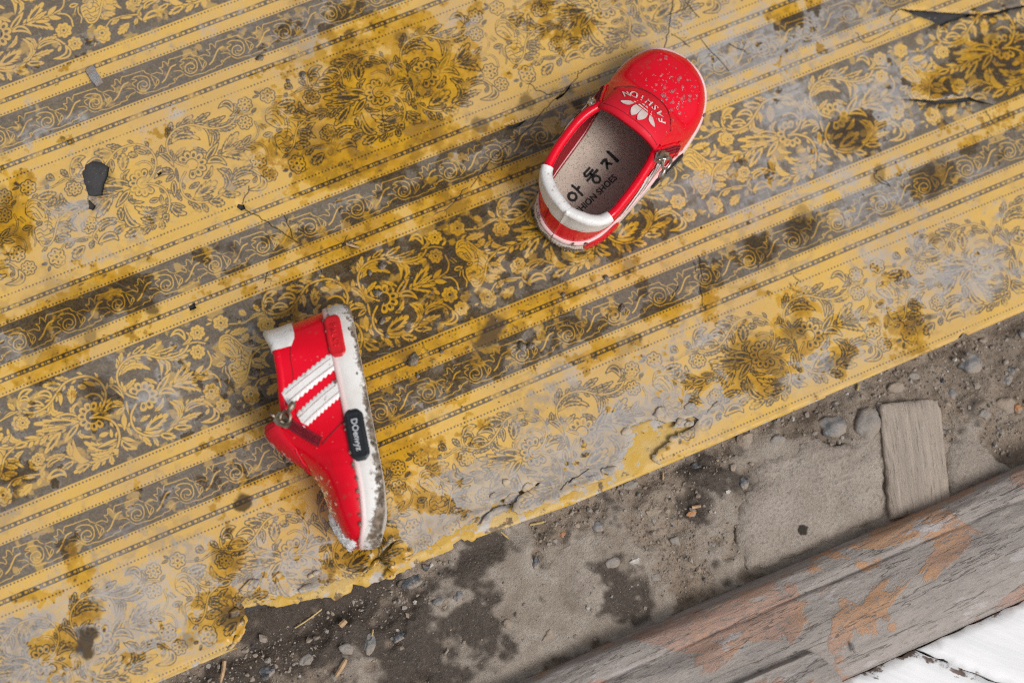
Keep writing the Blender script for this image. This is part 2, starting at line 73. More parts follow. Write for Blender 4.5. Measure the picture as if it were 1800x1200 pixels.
GCON = [(103.9, -382.8, 55.6, 26.1, -7.5, 1.2), (88.8, -345.4, 26.1, 16.3, -2.5, 0.8), (130.7, -401.3, 39.2, 19.6, -2.5, 1.0), (3.5, -376.6, 26.1, 19.6, -22.5, 0.7), (37.1, -377.7, 19.6, 19.6, -22.5, 0.7), (75.1, -401.0, 39.2, 19.6, -2.5, 1.0), (124.9, -374.7, 29.4, 19.6, -22.5, 0.7), (266.9, -393.6, 45.8, 35.9, -2.5, 1.0), (366.3, -410.8, 19.6, 16.3, -22.5, 0.9), (-27.3, -369.9, 19.6, 9.8, -22.5, 0.5)]
PEBBLES = [(299.1, -356.7, 9.2, 7.2, -22.5, 'blue', 'largest rounded blue grey pebble, left of the wood block'), (317.8, -362.7, 7.8, 9.8, -22.5, 'grey', 'grey stone wedged between the large blue pebble and the wood block'), (247.4, -343.8, 4.9, 6.5, -22.5, 'tan', 'pale tan pebble just below the cut edge, left of the large blue pebble'), (264.2, -350.9, 4.9, 3.3, -22.5, 'grey', 'small whitish grey pebble above the big concrete slab'), (305.1, -345.5, 4.9, 2.3, -0.5, 'grey', 'flat grey pebble under the edge of the covering, above the large blue pebble'), (342.1, -350.2, 4.9, 3.6, -12.5, 'tan', 'tan pebble near the cut edge, above the wood block'), (390.2, -354.6, 7.8, 5.6, -12.5, 'blue', 'half buried pale blue grey pebble at the upper right by the cut edge'), (410.4, -367.8, 3.3, 2.9, -22.5, 'dark', 'dark blue pebble at the right border of the picture'), (405.8, -372.5, 2.6, 3.3, -22.5, 'blue', 'small blue grey pebble just below the dark blue one at the right border'), (371.2, -366.4, 2.9, 2.6, -22.5, 'blue', 'small oval blue pebble right of the wood block top'), (399.8, -385.3, 7.8, 4.6, -34.5, 'tan', 'oval tan pebble with an orange end near the right border'), (404.4, -389.7, 2.6, 2.9, -22.5, 'orange', 'orange tip of stone beside the oval tan pebble at the right border'), (383.8, -384.7, 3.6, 2.9, -22.5, 'grey', 'grey pebble between the wood block and the oval tan pebble'), (214.8, -346.7, 3.9, 2.9, -22.5, 'dark', 'dark stone in a hollow just below the torn edge'), (200.5, -370.2, 2.9, 2.0, -2.5, 'orange', 'bright orange chip of stone left of the big concrete slab'), (148.3, -355.3, 3.9, 2.9, -12.5, 'blue', 'smooth blue pebble in the middle of the dirt strip'), (128.8, -351.5, 2.0, 2.0, -22.5, 'orange', 'tiny round orange pebble near the straw'), (107.4, -360.3, 2.0, 3.9, -32.5, 'dark', 'narrow dark blue stone standing in the pale concrete'), (40.1, -342.1, 7.8, 3.6, -10.5, 'dark', 'long dark blue stone by the torn edge below the fallen shoe'), (48.8, -358.1, 3.3, 2.3, 7.5, 'blue', 'small bluish stone in the wet dirt below the long dark blue stone'), (60.8, -359.8, 2.6, 3.3, -52.5, 'blue', 'small grey blue stone at the rim of the pale concrete'), (79.7, -385.0, 2.9, 2.9, -22.5, 'tan', 'round tan pebble sunk in a dark hollow of the concrete'), (97.5, -399.8, 3.6, 2.6, 17.5, 'tan', 'flat brownish flake lying on the pale concrete near the beam'), (147.6, -376.9, 4.2, 2.9, -12.5, 'grey', 'grey pebble at the right end of the pale concrete'), (159.9, -381.8, 3.6, 2.6, -22.5, 'pale', 'pale pebble right of the grey one at the end of the concrete'), (166.4, -394.2, 2.9, 2.3, -22.5, 'grey', 'small grey pebble close to the beam, above the dark hollow'), (5.0, -364.9, 2.9, 5.9, -32.5, 'blue', 'blue grey stone in the dark wet dirt at the bottom'), (175.2, -341.3, 5.2, 2.6, -7.5, 'grey', 'flat grey stone close under the torn edge in the middle'), (37.1, -353.4, 1.3, 1.3, -22.5, 'pale', 'tiny white pebble between the long dark stone and the beam'), (248.2, -367.3, 2.9, 2.6, -22.5, 'blue', 'small blue pebble at the corner of the big concrete slab'), (235.6, -365.4, 3.9, 3.3, -22.5, 'dark', 'dark clod beside the small blue pebble at the slab corner'), (355.4, -348.5, 3.3, 2.3, -22.5, 'grey', 'grey pebble under the covering edge, right of the tan one'), (21.0, -367.4, 3.9, 2.9, -2.5, 'dark', 'dark stone in the wet patch at the bottom'), (-7.2, -361.9, 4.6, 2.9, -32.5, 'grey', 'grey clod in the dirt at the bottom left'), (-29.6, -358.9, 5.2, 3.3, -7.5, 'grey', 'largest grey clod near the bottom border on the left'), (186.3, -380.2, 3.9, 2.6, -22.5, 'grey', 'half buried grey stone left of the slab foot'), (180.9, -360.5, 4.6, 2.9, -2.5, 'tan', 'dusty tan stone midway between torn edge and beam'), (231.6, -336.1, 3.9, 2.6, -12.5, 'grey', 'grey stone touching the cut edge right of the tear'), (-51.7, -356.0, 4.6, 2.9, -22.5, 'dark', 'dark clod at the bottom border below the torn corner')]
CHIPS = [(118.1, -340.0, 9.2, 1.6, -10.5, 'straw', None, 'yellow straw lying under the torn edge in the middle'), (97.9, -339.0, 5.9, 1.0, -62.5, 'straw', None, 'thin bent straw left of the tiny orange pebble'), (194.4, -344.1, 5.2, 1.3, 62.5, 'chip', None, 'small orange brown splinter standing below the tear'), (-3.9, -348.2, 4.6, 3.3, 22.5, 'chip', None, 'pale wood chip in the dark dirt below the torn edge'), (-14.1, -370.3, 11.1, 2.6, 35.5, 'chip', None, 'brown splinter near the bottom border'), (-74.0, -346.3, 11.8, 2.3, 57.5, 'chip', None, 'narrow brown splinter under the left cut edge'), (-19.4, -338.1, 20.3, 1.0, 12.5, 'straw', None, 'long thin dry stalk in the dirt under the torn corner'), (321.2, -341.5, 3.9, 1.3, 52.5, 'straw', None, 'short straw by the cut edge above the large blue pebble'), (204.8, -367.1, 5.2, 2.0, -12.5, 'chip', None, 'light wood chip just above the bright orange stone'), (-16.2, -6.1, 11.8, 5.6, -80.5, 'slate', 4.2, 'grey blue slate shard at the upper left of the floor covering'), (82.4, -153.9, 7.8, 1.6, -37.5, 'chip', 4.0, 'sliver of torn backing right of the small slit in the print'), (245.8, -470.9, 5.6, 1.6, -97.5, 'slate', 31.5, 'tiny white sliver on the threshold beam'), (9.0, -359.5, 3.9, 1.0, 57.5, 'straw', None, 'very short straw on the blue grey stone at the bottom')]
CRUMBS = [(75.5, -30.3, 2.0, 'round dark crumb on the upper left stripe beside a scroll band'), (94.7, -49.1, 2.0, 'dark crumb right of the round one at the upper left'), (85.5, -49.2, 1.3, 'small brown crumb between the two at the upper left'), (88.8, -228.1, 3.6, 'largest mud crumb, on the chain line right of the fallen shoe'), (105.6, -229.8, 1.3, 'small crumb right of the largest mud crumb'), (93.4, -171.1, 2.3, 'black crumb in the flower right of the fallen shoe heel'), (85.3, -172.1, 1.6, 'small crumb left of the black crumb in the flower'), (3.7, -200.7, 2.9, 'mud crumb left of the fallen shoe, in the bell flower'), (8.2, -183.6, 1.6, 'small crumb above the mud crumb left of the fallen shoe'), (209.9, -226.3, 1.6, 'dark crumb on the stripe below the upright shoe heel'), (182.9, -226.0, 1.3, 'small crumb on the chain line below the upright shoe'), (148.9, -244.2, 2.6, 'crumb on the scroll band in the middle, left of a pair'), (153.7, -246.2, 2.0, 'crumb on the scroll band in the middle, right of a pair'), (211.0, -246.6, 2.3, 'crumb in the right scroll below the upright shoe'), (85.0, -184.5, 2.3, 'crumb next to the white sole heel of the fallen shoe'), (81.0, -200.7, 2.0, 'crumb on flowers beside the upper sole of the fallen shoe'), (80.3, -209.3, 1.6, 'lower crumb on flowers beside the upper sole of the fallen shoe'), (2.1, -252.6, 2.0, 'dark crumb near the tongue of the fallen shoe'), (87.7, -237.2, 1.3, 'tiny crumb below the largest mud crumb'), (382.8, -113.4, 1.6, 'crumb at the upper border right of the middle'), (84.4, -132.0, 1.3, 'lone crumb on yellow stripe above the fallen shoe heel')]
SLAB_A = [(223.0, -380.5), (232.2, -372.1), (243.6, -367.1), (242.9, -360.8), (252.4, -356.0), (269.8, -361.6), (278.7, -358.3), (287.4, -359.4), (293.1, -366.8), (303.3, -368.6), (316.6, -371.7), (318.4, -380.3), (313.9, -392.7), (306.1, -410.6), (301.7, -415.1), (273.4, -416.0), (251.8, -415.5), (226.7, -415.1), (217.7, -411.3), (217.1, -397.1)]
SLAB_B = [(354.8, -391.4), (363.9, -389.5), (370.8, -394.6), (376.6, -402.0), (378.5, -411.1), (386.3, -420.5), (366.6, -422.1), (341.3, -422.0)]
BLOCK = [(327.7, -355.6), (344.5, -360.1), (357.4, -364.5), (359.6, -367.6), (359.2, -373.1), (349.2, -400.5), (341.6, -421.4), (329.3, -422.2), (315.6, -419.9), (304.5, -417.7), (313.9, -392.7), (321.4, -370.9)]
SLAB_CRACKS = [[(242.5, -370.1), (253.5, -369.8), (267.3, -367.5), (280.5, -370.6), (294.6, -372.0), (306.2, -378.6)], [(288.0, -378.1), (297.9, -380.5), (310.7, -377.0)], [(283.6, -379.7), (288.6, -392.5), (296.6, -406.5)], [(242.5, -416.6), (260.2, -413.8), (281.8, -414.3), (299.2, -416.4)]]
SPOT = (255.0, -403.1)
SCRAPS = [([(197.2, -330.9), (207.4, -328.1), (217.9, -326.5), (212.0, -330.0), (201.7, -332.8), (197.0, -335.4)], 3.4), ([(97.6, -322.8), (108.2, -324.2), (104.6, -326.9), (93.7, -327.1), (85.9, -328.9), (90.4, -325.0)], 3.0), ([(-54.9, -327.2), (-53.7, -330.1), (-57.9, -333.9), (-63.7, -336.7), (-66.7, -336.1), (-61.1, -331.9)], 3.2), ([(224.3, -322.8), (240.3, -317.1), (242.8, -324.2), (238.0, -326.8), (229.5, -323.3)], 3.5), ([(196.2, -309.3), (211.4, -307.5), (219.7, -313.1), (214.2, -317.2), (203.7, -312.4)], 3.5), ([(8.2, -324.7), (18.2, -325.0), (28.7, -322.7), (29.0, -325.2), (18.7, -327.9), (10.1, -328.3)], 3.6)]
RIGHT_HEEL = (188.4, -194.4)
RIGHT_ANG = 28.2
LEFT_HEEL = (58.1, -189.9)
LEFT_TOE = (31.5, -315.4)
LEFT_ROLL = 92.0
LEFT_YAW = 0.0


RNG = np.random.default_rng(7)
random.seed(7)
COL = scene.collection
PERIOD = 145.0            # repeat of the flower print along the stripes
SCROLL_W = 36.73          # chain to chain round a narrow scroll band
FLOWER_W = 77.25          # chain to chain round a wide flower band
EDGE_Y = -338.5           # straight cut edge of the floor covering


# ------------------------------------------------------------------ small helpers
def tag(o, label=None, cat=None, group=None, kind=None):
    if label: o['label'] = label
    if cat: o['category'] = cat
    if group: o['group'] = group
    if kind: o['kind'] = kind
    return o

def empty(name, loc=(0, 0, 0)):
    o = bpy.data.objects.new(name, None)
    o.empty_display_size = 0.02
    COL.objects.link(o)
    o.location = loc
    return o

def mesh_obj(name, verts, faces, mat, parent=None, smooth=True, merge=0.0):
    me = bpy.data.meshes.new(name)
    me.from_pydata([tuple(v) for v in verts], [], [tuple(f) for f in faces])
    if merge:
        bm = bmesh.new(); bm.from_mesh(me)
        bmesh.ops.remove_doubles(bm, verts=bm.verts, dist=merge)
        bmesh.ops.recalc_face_normals(bm, faces=bm.faces)
        bm.to_mesh(me); bm.free()
    me.update()
    if smooth:
        me.polygons.foreach_set('use_smooth', [True] * len(me.polygons))
    if mat: me.materials.append(mat)
    o = bpy.data.objects.new(name, me)
    COL.objects.link(o)
    if parent is not None: o.parent = parent
    return o

class Geo:
    """collects vertices and faces in millimetres, builds one mesh object in metres"""
    def __init__(self): self.v, self.f = [], []
    def grid(self, rows, close_u=False, close_v=False):
        b = len(self.v); n = len(rows[0]); m = len(rows)
        for r in rows: self.v += [tuple(p) for p in r]
        for i in range(m if close_v else m - 1):
            i2 = (i + 1) % m
            for j in range(n if close_u else n - 1):
                j2 = (j + 1) % n
                self.f.append((b + i * n + j, b + i * n + j2, b + i2 * n + j2, b + i2 * n + j))
    def ngon(self, pts):
        b = len(self.v); self.v += [tuple(p) for p in pts]; self.f.append(tuple(range(b, b + len(pts))))
    def tube(self, pts, r, seg=8, closed=False, cap=True):
        pts = [Vector(p) for p in pts]; n = len(pts); rows = []
        rr = r if hasattr(r, '__len__') else [r] * n
        up = Vector((0.123, 0.27, 0.95)).normalized(); prev = None
        for i, p in enumerate(pts):
            a = pts[(i - 1) % n] if (closed or i > 0) else p
            c = pts[(i + 1) % n] if (closed or i < n - 1) else p
            t = (c - a)
            t = t.normalized() if t.length > 1e-9 else Vector((1, 0, 0))
            if prev is None: s = t.cross(up)
            else: s = prev - t * prev.dot(t)
            s = s.normalized() if s.length > 1e-6 else t.orthogonal().normalized()
            prev = s
            q = t.cross(s)
            rows.append([p + (s * math.cos(2 * math.pi * k / seg) + q * math.sin(2 * math.pi * k / seg)) * rr[i] for k in range(seg)])
        b = len(self.v)
        self.grid(rows, close_u=True, close_v=closed)
        if cap and not closed:
            self.f.append(tuple(b + k for k in range(seg - 1, -1, -1)))
            e = b + (n - 1) * seg
            self.f.append(tuple(e + k for k in range(seg)))
    def build(self, name, mat, parent=None, smooth=True, merge=0.0, xf=None):
        v = self.v if xf is None else [xf(p) for p in self.v]
        return mesh_obj(name, [(p[0] / 1000, p[1] / 1000, p[2] / 1000) for p in v], self.f, mat, parent, smooth, merge)

def spline(pts, n=8, closed=False):
    """Catmull-Rom through pts"""
    P = np.array(pts, float); m = len(P); out = []
    rng = range(m) if closed else range(m - 1)
    for i in rng:
        p1, p2 = P[i], P[(i + 1) % m]
        p0 = P[(i - 1) % m] if (closed or i > 0) else 2 * p1 - p2
        p3 = P[(i + 2) % m] if (closed or i + 2 < m) else 2 * p2 - p1
        for k in range(n):
            t = k / n
            out.append(0.5 * ((2 * p1) + (-p0 + p2) * t + (2 * p0 - 5 * p1 + 4 * p2 - p3) * t * t + (-p0 + 3 * p1 - 3 * p2 + p3) * t ** 3))
    if not closed: out.append(P[-1])
    return np.array(out)

def fbm(p, o=4):
    return mnoise.fractal(Vector(p), 1.0, 2.0, o)

# ------------------------------------------------------------------ raster helpers for the print (numpy only, nothing is loaded)
def value_noise(h, w, cy, cx, rng):
    gy, gx = int(h / cy) + 3, int(w / cx) + 3
    g = rng.random((gy, gx)).astype(np.float32)
    yy = np.arange(h, dtype=np.float32) / cy; xx = np.arange(w, dtype=np.float32) / cx
    yi = yy.astype(int); xi = xx.astype(int)
    fy = (yy - yi); fx = (xx - xi)
    fy = fy * fy * (3 - 2 * fy); fx = fx * fx * (3 - 2 * fx)
    r = g[:, xi] * (1 - fx) + g[:, xi + 1] * fx
    return r[yi] * (1 - fy)[:, None] + r[yi + 1] * fy[:, None]

def np_fbm(h, w, cell, rng, octs=4, stretch=1.0, gain=0.5):
    a = np.zeros((h, w), np.float32); s = 0; amp = 1.0
    for k in range(octs):
        c = max(cell / 2 ** k, 1.01)
        a += amp * value_noise(h, w, c, max(c * stretch, 1.01), rng); s += amp; amp *= gain
    return a / s

def smooth01(x, a, b):
    t = np.clip((x - a) / (b - a), 0, 1); return t * t * (3 - 2 * t)

class Tile:
    """periodic raster of one print repeat, 0.1 mm per texel"""
    def __init__(self, wmm, hmm, ground): self.w, self.h = int(round(wmm * 10)), int(round(hmm * 10)); self.a = np.full((self.h, self.w), ground, np.float32)
    def _box(self, P, m):
        x0, y0 = np.floor(P.min(0) - m).astype(int); x1, y1 = np.ceil(P.max(0) + m).astype(int)
        y0 = max(y0, 0); y1 = min(y1, self.h - 1)
        X, Y = np.meshgrid(np.arange(x0, x1 + 1) + 0.5, np.arange(y0, y1 + 1) + 0.5)
        return X, Y, np.arange(x0, x1 + 1) % self.w, np.arange(y0, y1 + 1)
    def dist(self, P, X, Y, closed):
        d = np.full(X.shape, 1e9); n = len(P)
        for i in range(n if closed else n - 1):
            a, b = P[i], P[(i + 1) % n]; ab = b - a; L = max(ab @ ab, 1e-9)
            t = np.clip(((X - a[0]) * ab[0] + (Y - a[1]) * ab[1]) / L, 0, 1)
            d = np.minimum(d, (X - a[0] - t * ab[0]) ** 2 + (Y - a[1] - t * ab[1]) ** 2)
        return np.sqrt(d)
    def inside(self, P, X, Y):
        c = np.zeros(X.shape, bool); n = len(P)
        for i in range(n):
            (x1, y1), (x2, y2) = P[i], P[(i + 1) % n]
            if y1 == y2: continue
            c ^= ((y1 > Y) != (y2 > Y)) & (X < (x2 - x1) * (Y - y1) / (y2 - y1) + x1)
        return c
    def put(self, mask, xi, yi, val):
        if mask.size == 0: return
        sub = self.a[np.ix_(yi, xi)]; sub[mask] = val; self.a[np.ix_(yi, xi)] = sub
    def shape(self, P, ring, v_ring, v_in):
        P = np.array(P, float)
        X, Y, xi, yi = self._box(P, ring + 2)
        if X.size == 0: return
        d = self.dist(P, X, Y, True); ins = self.inside(P, X, Y)
        self.put((d < ring) & ~ins if v_ring is None else (d < ring), xi, yi, 1.0)
        self.put(ins & (d >= (0 if v_ring is None else ring * 0.7)), xi, yi, v_in)
    def stroke(self, P, w, v, ring=0):
        P = np.array(P, float)
        X, Y, xi, yi = self._box(P, w + ring + 2)
        if X.size == 0: return
        d = self.dist(P, X, Y, False)
        if ring: self.put(d < w / 2 + ring, xi, yi, 1.0)
        self.put(d < w / 2, xi, yi, v)

def leaf_outline(p0, pc, p1, w, lobes):
    p0, pc, p1 = (np.array(p, float) for p in (p0, pc, p1))
    c = 2 * pc - (p0 + p1) / 2
    N = 40; L, Rr, mid = [], [], []
    for k in range(N + 1):
        t = k / N
        p = (1 - t) ** 2 * p0 + 2 * t * (1 - t) * c + t * t * p1
        d = 2 * (1 - t) * (c - p0) + 2 * t * (p1 - c); d = d / max(np.hypot(*d), 1e-6)
        nrm = np.array([-d[1], d[0]])
        prof = math.sin(math.pi * min(t ** 0.85, 1)) ** 0.75 * 0.5 * w
        fw = 0.0
        if lobes:
            saw = (t * (lobes + 1) + .15) % 1.0
            prof *= 0.62 + 0.58 * saw ** 0.8; fw = prof * .55 * saw
        L.append(p + nrm * prof + d * fw); Rr.append(p - nrm * prof * 0.95 + d * fw); mid.append(p)
    return L + Rr[::-1], mid

def paint_motif(tile, items, dark):
    RG = 3.0 if dark else 3.4
    vr = None if dark else 1
    for it in items:
        k = it[0]; P = np.array(it[1], float)
        if k == 'L':
            w = it[2] * 10
            out, mid = leaf_outline(P[0], P[1], P[2], w * (1.0 if dark else 1.05), it[4])
            tile.shape(out, RG, vr, 0.0)
            if it[3] or not dark:
                inn, _ = leaf_outline(mid[7], mid[18], mid[31], w * (0.34 if it[3] and dark else 0.42 if it[3] else 0.34), 0)
                tile.shape(inn, 0.3, None, 1.0)
            if not dark and w > 13:                 # engraved hatching inside the line-drawn leaves
                for q in range(6, 33, 4):
                    c0 = np.array(mid[q]); e = np.array(mid[min(q + 5, 40)]); dd = e - c0; nn = np.array([-dd[1], dd[0]]) / max(np.hypot(*dd), 1e-6)
                    for sg in (1, -1): tile.stroke([c0, e + nn * sg * w * .26], 1.3, 1.0)
            if dark and it[4] and not it[3]: tile.stroke(mid[4:30], 1.8, 1.0)
        elif k == 'S':
            sp = spline(P, 8); w = it[2] * 10
            if w > 7 and len(P) > 4 and tile.w > 500:      # little leaves sprouting along the main stems
                acc = 0.0; side = 1
                for q in range(6, len(sp) - 6):
                    acc += np.hypot(*(sp[q] - sp[q - 1]))
                    if acc > 34:
                        acc = 0.0; side = -side; d = sp[q + 1] - sp[q - 1]; d = d / max(np.hypot(*d), 1e-6); nn = np.array([-d[1], d[0]]) * side
                        out, mid = leaf_outline(sp[q], sp[q] + d * 14 + nn * 17, sp[q] + d * 34 + nn * 24, 15, 2)
                        tile.shape(out, RG * .8, vr, 0.0)
                        if not dark: tile.stroke(mid[5:30], 2.6, 1.0)
            if dark: tile.stroke(sp, w, 0.0, RG)
            else:
                tile.stroke(sp, w + 3.4, 1.0); tile.stroke(sp, max(w - 2.4, 2), 0.0)
        elif k in 'FO':
            c = P[0]; r = it[2] * 10; n = it[3] if k == 'F' else 0
            if k == 'O':
                a = np.linspace(0, 2 * math.pi, 20, endpoint=False)
                tile.shape(np.stack([c[0] + r * 1.16 * np.cos(a), c[1] + r * 1.16 * np.sin(a)], 1), 1.2 if dark else RG, vr, 0.0)
                tile.shape(np.stack([c[0] + r * .30 * np.cos(a), c[1] + r * .40 * np.sin(a)], 1), .3, None, 1.0)
            else:
                a = np.linspace(0, 2 * math.pi, 70, endpoint=False)
                rad = r * (0.76 + 0.24 * np.abs(np.sin(a * n / 2 + c[0])) ** 0.7)
                tile.shape(np.stack([c[0] + rad * np.cos(a), c[1] + rad * np.sin(a)], 1), RG, vr, 0.0)
                b = np.linspace(0, 2 * math.pi, 24)
                rb = r * (0.42 + 0.05 * np.sin(b * 5))
                tile.stroke(np.stack([c[0] + rb * np.cos(b), c[1] + rb * np.sin(b)], 1), 2.0, 1.0)
                tile.shape(np.stack([c[0] + r * .16 * np.cos(b), c[1] + r * .16 * np.sin(b)], 1), .3, None, 1.0)
                for q in range(n):
                    t = (q + .5) * 2 * math.pi / n - c[0] * 2 / n
                    if not dark: tile.shape([[c[0] + r * (.62 + .16 * math.cos(k2)) * math.cos(t) - r * .1 * math.sin(k2) * math.sin(t), c[1] + r * (.62 + .16 * math.cos(k2)) * math.sin(t) + r * .1 * math.sin(k2) * math.cos(t)] for k2 in np.linspace(0, 6.28, 9)[:-1]], .3, None, 1.0)
                    tile.stroke([[c[0] + r * .5 * math.cos(t), c[1] + r * .5 * math.sin(t)], [c[0] + r * .72 * math.cos(t), c[1] + r * .72 * math.sin(t)]], 3.2 if not dark else 2.0, 1.0)
        elif k == 'R':                              # half-open flower head: scalloped petals round a dark eye
            c = P[0]; ri, ro, n, a0, sw = it[2] * 10, it[3] * 10, it[4], math.radians(it[5]), math.radians(it[6])
            aa = np.linspace(0, 1, n * 9 + 1)
            rad = ro * (.80 + .20 * np.abs(np.sin(aa * n * math.pi)) ** .6)
            outp = [[c[0] + r_ * math.cos(a0 + sw * q), c[1] + r_ * math.sin(a0 + sw * q)] for q, r_ in zip(aa, rad)]
            inp = [[c[0] + ri * math.cos(a0 + sw * q), c[1] + ri * math.sin(a0 + sw * q)] for q in aa[::-1]]
            tile.shape(outp + inp, RG, vr, 0.0)
            for q in range(n):
                t = a0 + sw * (q + .5) / n; d1 = np.array([math.cos(t), math.sin(t)]); d2 = np.array([-d1[1], d1[0]])
                tile.shape([c + d1 * (ri + (ro - ri) * (.42 + .24 * math.cos(b))) + d2 * (ro - ri) * .17 * math.sin(b) for b in np.linspace(0, 6.28, 13)[:-1]], .3, None, 1.0)
                e = a0 + sw * q / n
                if q: tile.stroke([[c[0] + (ri + 8) * math.cos(e), c[1] + (ri + 8) * math.sin(e)], [c[0] + ro * .8 * math.cos(e), c[1] + ro * .8 * math.sin(e)]], 1.6, 1.0)
        elif k == 'K': tile.stroke(spline(P, 6), it[2] * 10 * 0.8, 1.0)
        elif k == 'G': tile.shape(spline(P, 6, True), RG, vr, 0.0)

def blur3(a, n=1):
    for _ in range(n):
        a = (np.roll(a, 1, 1) + 2 * a + np.roll(a, -1, 1)) / 4
        p = np.pad(a, ((1, 1), (0, 0)), 'edge'); a = (p[:-2] + 2 * a + p[2:]) / 4
    return a

def make_image(name, arr):
    h, w, _ = arr.shape
    im = bpy.data.images.new(name, w, h, alpha=False)
    im.colorspace_settings.name = 'Non-Color'
    px = np.ones((h, w, 4), np.float32); px[..., :3] = arr
    im.pixels.foreach_set(px[::-1].ravel()); im.update(); im.pack()
    return im

# ------------------------------------------------------------------ the print of the floor covering, worked out texel by texel
TX0, TX1, TY0, TY1, TRES = -260.0, 640.0, -346.0, 112.0, 0.27
def blobs(bl, X, Y):
    s = np.zeros(X.shape, np.float32)
    for (cx, cy, rx, ry, ang, amp) in bl:
        m = 2.6 * max(rx, ry)
        c0, c1 = np.searchsorted(X[0], [cx - m, cx + m]); r0, r1 = np.searchsorted(-Y[:, 0], [-cy - m, -cy + m])
        if c1 <= c0 or r1 <= r0: continue
        dx = X[r0:r1, c0:c1] - cx; dy = Y[r0:r1, c0:c1] - cy
        ca, sa = math.cos(math.radians(ang)), math.sin(math.radians(ang))
        u = (dx * ca + dy * sa) / rx; v = (-dx * sa + dy * ca) / ry
        s[r0:r1, c0:c1] = np.maximum(s[r0:r1, c0:c1], amp * np.exp(-0.55 * (u * u + v * v)))
    return s

def build_print():
    dk = Tile(PERIOD, FLOWER_W, 1.0); paint_motif(dk, MOTIF, True); dk = blur3(dk.a, 2)
    yl = Tile(PERIOD, FLOWER_W, 0.0); paint_motif(yl, MOTIF, False); yl = blur3(yl.a, 2)
    sc = Tile(PERIOD / 5, SCROLL_W, 1.0); paint_motif(sc, SCROLL, True); sc = blur3(sc.a, 2)
    w, h = int((TX1 - TX0) / TRES), int((TY1 - TY0) / TRES)
    xs = TX0 + (np.arange(w) + .5) * TRES; ys = TY1 - (np.arange(h) + .5) * TRES
    X, Y = np.meshgrid(xs.astype(np.float32), ys.astype(np.float32))
    T = 2 * (SCROLL_W + FLOWER_W)
    ink = np.zeros((h, w), np.float32); band = np.zeros((h, w), np.float32)
    vv = np.mod(-ys, T)
    bounds = [(0, SCROLL_W, 's', 1.5), (SCROLL_W, SCROLL_W + FLOWER_W, 'y', 74.2), (SCROLL_W + FLOWER_W, 2 * SCROLL_W + FLOWER_W, 's', 0.0), (2 * SCROLL_W + FLOWER_W, T, 'd', 0.0)]
    for i in range(h):
        v = vv[i]
        for (a, b, kd, sh) in bounds:
            if a <= v < b:
                break
        if kd == 's' and -ys[i] > 227: sh = -3.9
        d = min(v - a, b - v)                       # distance to the nearer chain line
        row = np.zeros(w, np.float32)
        if kd == 's':
            src = sc[min(int((v - a) * 10), sc.shape[0] - 1)]; lim = 8.2
            if d >= lim: row = src[(np.mod(xs - sh, PERIOD / 5) * 10).astype(int) % src.size]; band[i] = 1
        elif kd == 'd':
            src = dk[min(int((v - a) * 10), dk.shape[0] - 1)]; lim = 8.6
            if d >= lim: row = src[(np.mod(xs - sh, PERIOD) * 10).astype(int) % src.size]; band[i] = 1
        else:
            src = yl[min(int((v - a) * 10), yl.shape[0] - 1)]; lim = 9.2
            if d >= lim: row = src[(np.mod(xs - sh, PERIOD) * 10).astype(int) % src.size]
        if d < 1.45:                                # chain: rails with oval links
            near = round(a if v - a < b - v else b % T)
            ph = np.mod(xs + near * 3.1, 3.5) - 1.75
            link = np.clip(2.2 - 2.0 * np.hypot(ph / 1.12, d / 0.86), 0, 1)
            seg = np.clip(1.6 - np.abs(np.abs(ph) - 1.75) / .22, 0, 1) * (d < .75) * (np.mod(np.round((xs + near * 3.1) / 3.5), 2) > 0) * .75
            row = (1.0 - np.maximum(link, seg)).astype(np.float32)
        elif abs(d - 7.2) < 0.9:                    # dotted line
            ph = np.mod(xs, 2.05) - 1.02
            row = np.maximum(row, np.clip(2.0 - 2.0 * np.hypot(ph, d - 7.2) / 0.66, 0, 1))
        ink[i] = row
    rng = np.random.default_rng(11)
    # ragged, partly rubbed ink with the fine wavy grain of the screen print
    wob = np_fbm(h, w, 14, rng, 3)
    yi = np.clip(np.arange(h)[:, None] + ((wob - .5) * 7).astype(int), 0, h - 1)
    grain = np.take_along_axis(value_noise(h, w, 2.6, 16, rng), yi, 0)
    ink = ink * (0.72 + 0.5 * grain) * (1 - 0.20 * band * smooth01(grain, .60, .8))
    n1 = np_fbm(h, w, 90, rng, 6); n2 = np_fbm(h, w, 40, rng, 5); n3 = np_fbm(h, w, 170, rng, 6)
    scr = np_fbm(h, w, 10, rng, 3, 5.0)
    n4 = np_fbm(h, w, 18, rng, 5, 1.0, .62)
    wetf = blobs(WET, X, Y) + 1.1 * (n1 - .5) + 0.9 * (n2 - .5) + 1.1 * (n4 - .5)
    wet = smooth01(wetf + .22 * (scr - .5), 0.42, 0.54) * (0.60 + 0.38 * smooth01(wetf, .45, 1.0)) 
    sA = np_fbm(h, w, 5, rng, 3, 9.0); sB = np_fbm(h, w, 26, rng, 3, .16)
    hair = np.maximum(smooth01(sA, .52, .70), smooth01(sB, .55, .72))
    chf = blobs(CHALK, X, Y) + 0.9 * (n3 - .5) + 0.9 * (n2 - .5) + 1.3 * (n4 - .5)
    chalk = smooth01(chf, 0.12, 0.95) * (0.55 + 0.35 * scr + 0.42 * hair) + (.05 + .13 * hair) * (.4 + .6 * smooth01(chf, -.3, .3))
    rim = smooth01(wetf, 0.30, 0.40) * (1 - smooth01(wetf, 0.40, 0.44))
    chalk = np.clip(chalk + 0.25 * rim * smooth01(n2, .45, .6), 0, 1) * (1 - 0.93 * smooth01(wetf, 0.40, 0.45))
    chalk *= np.where(X > 195, .3 + .7 * smooth01(Y - EDGE_Y, 5, 17), 1)
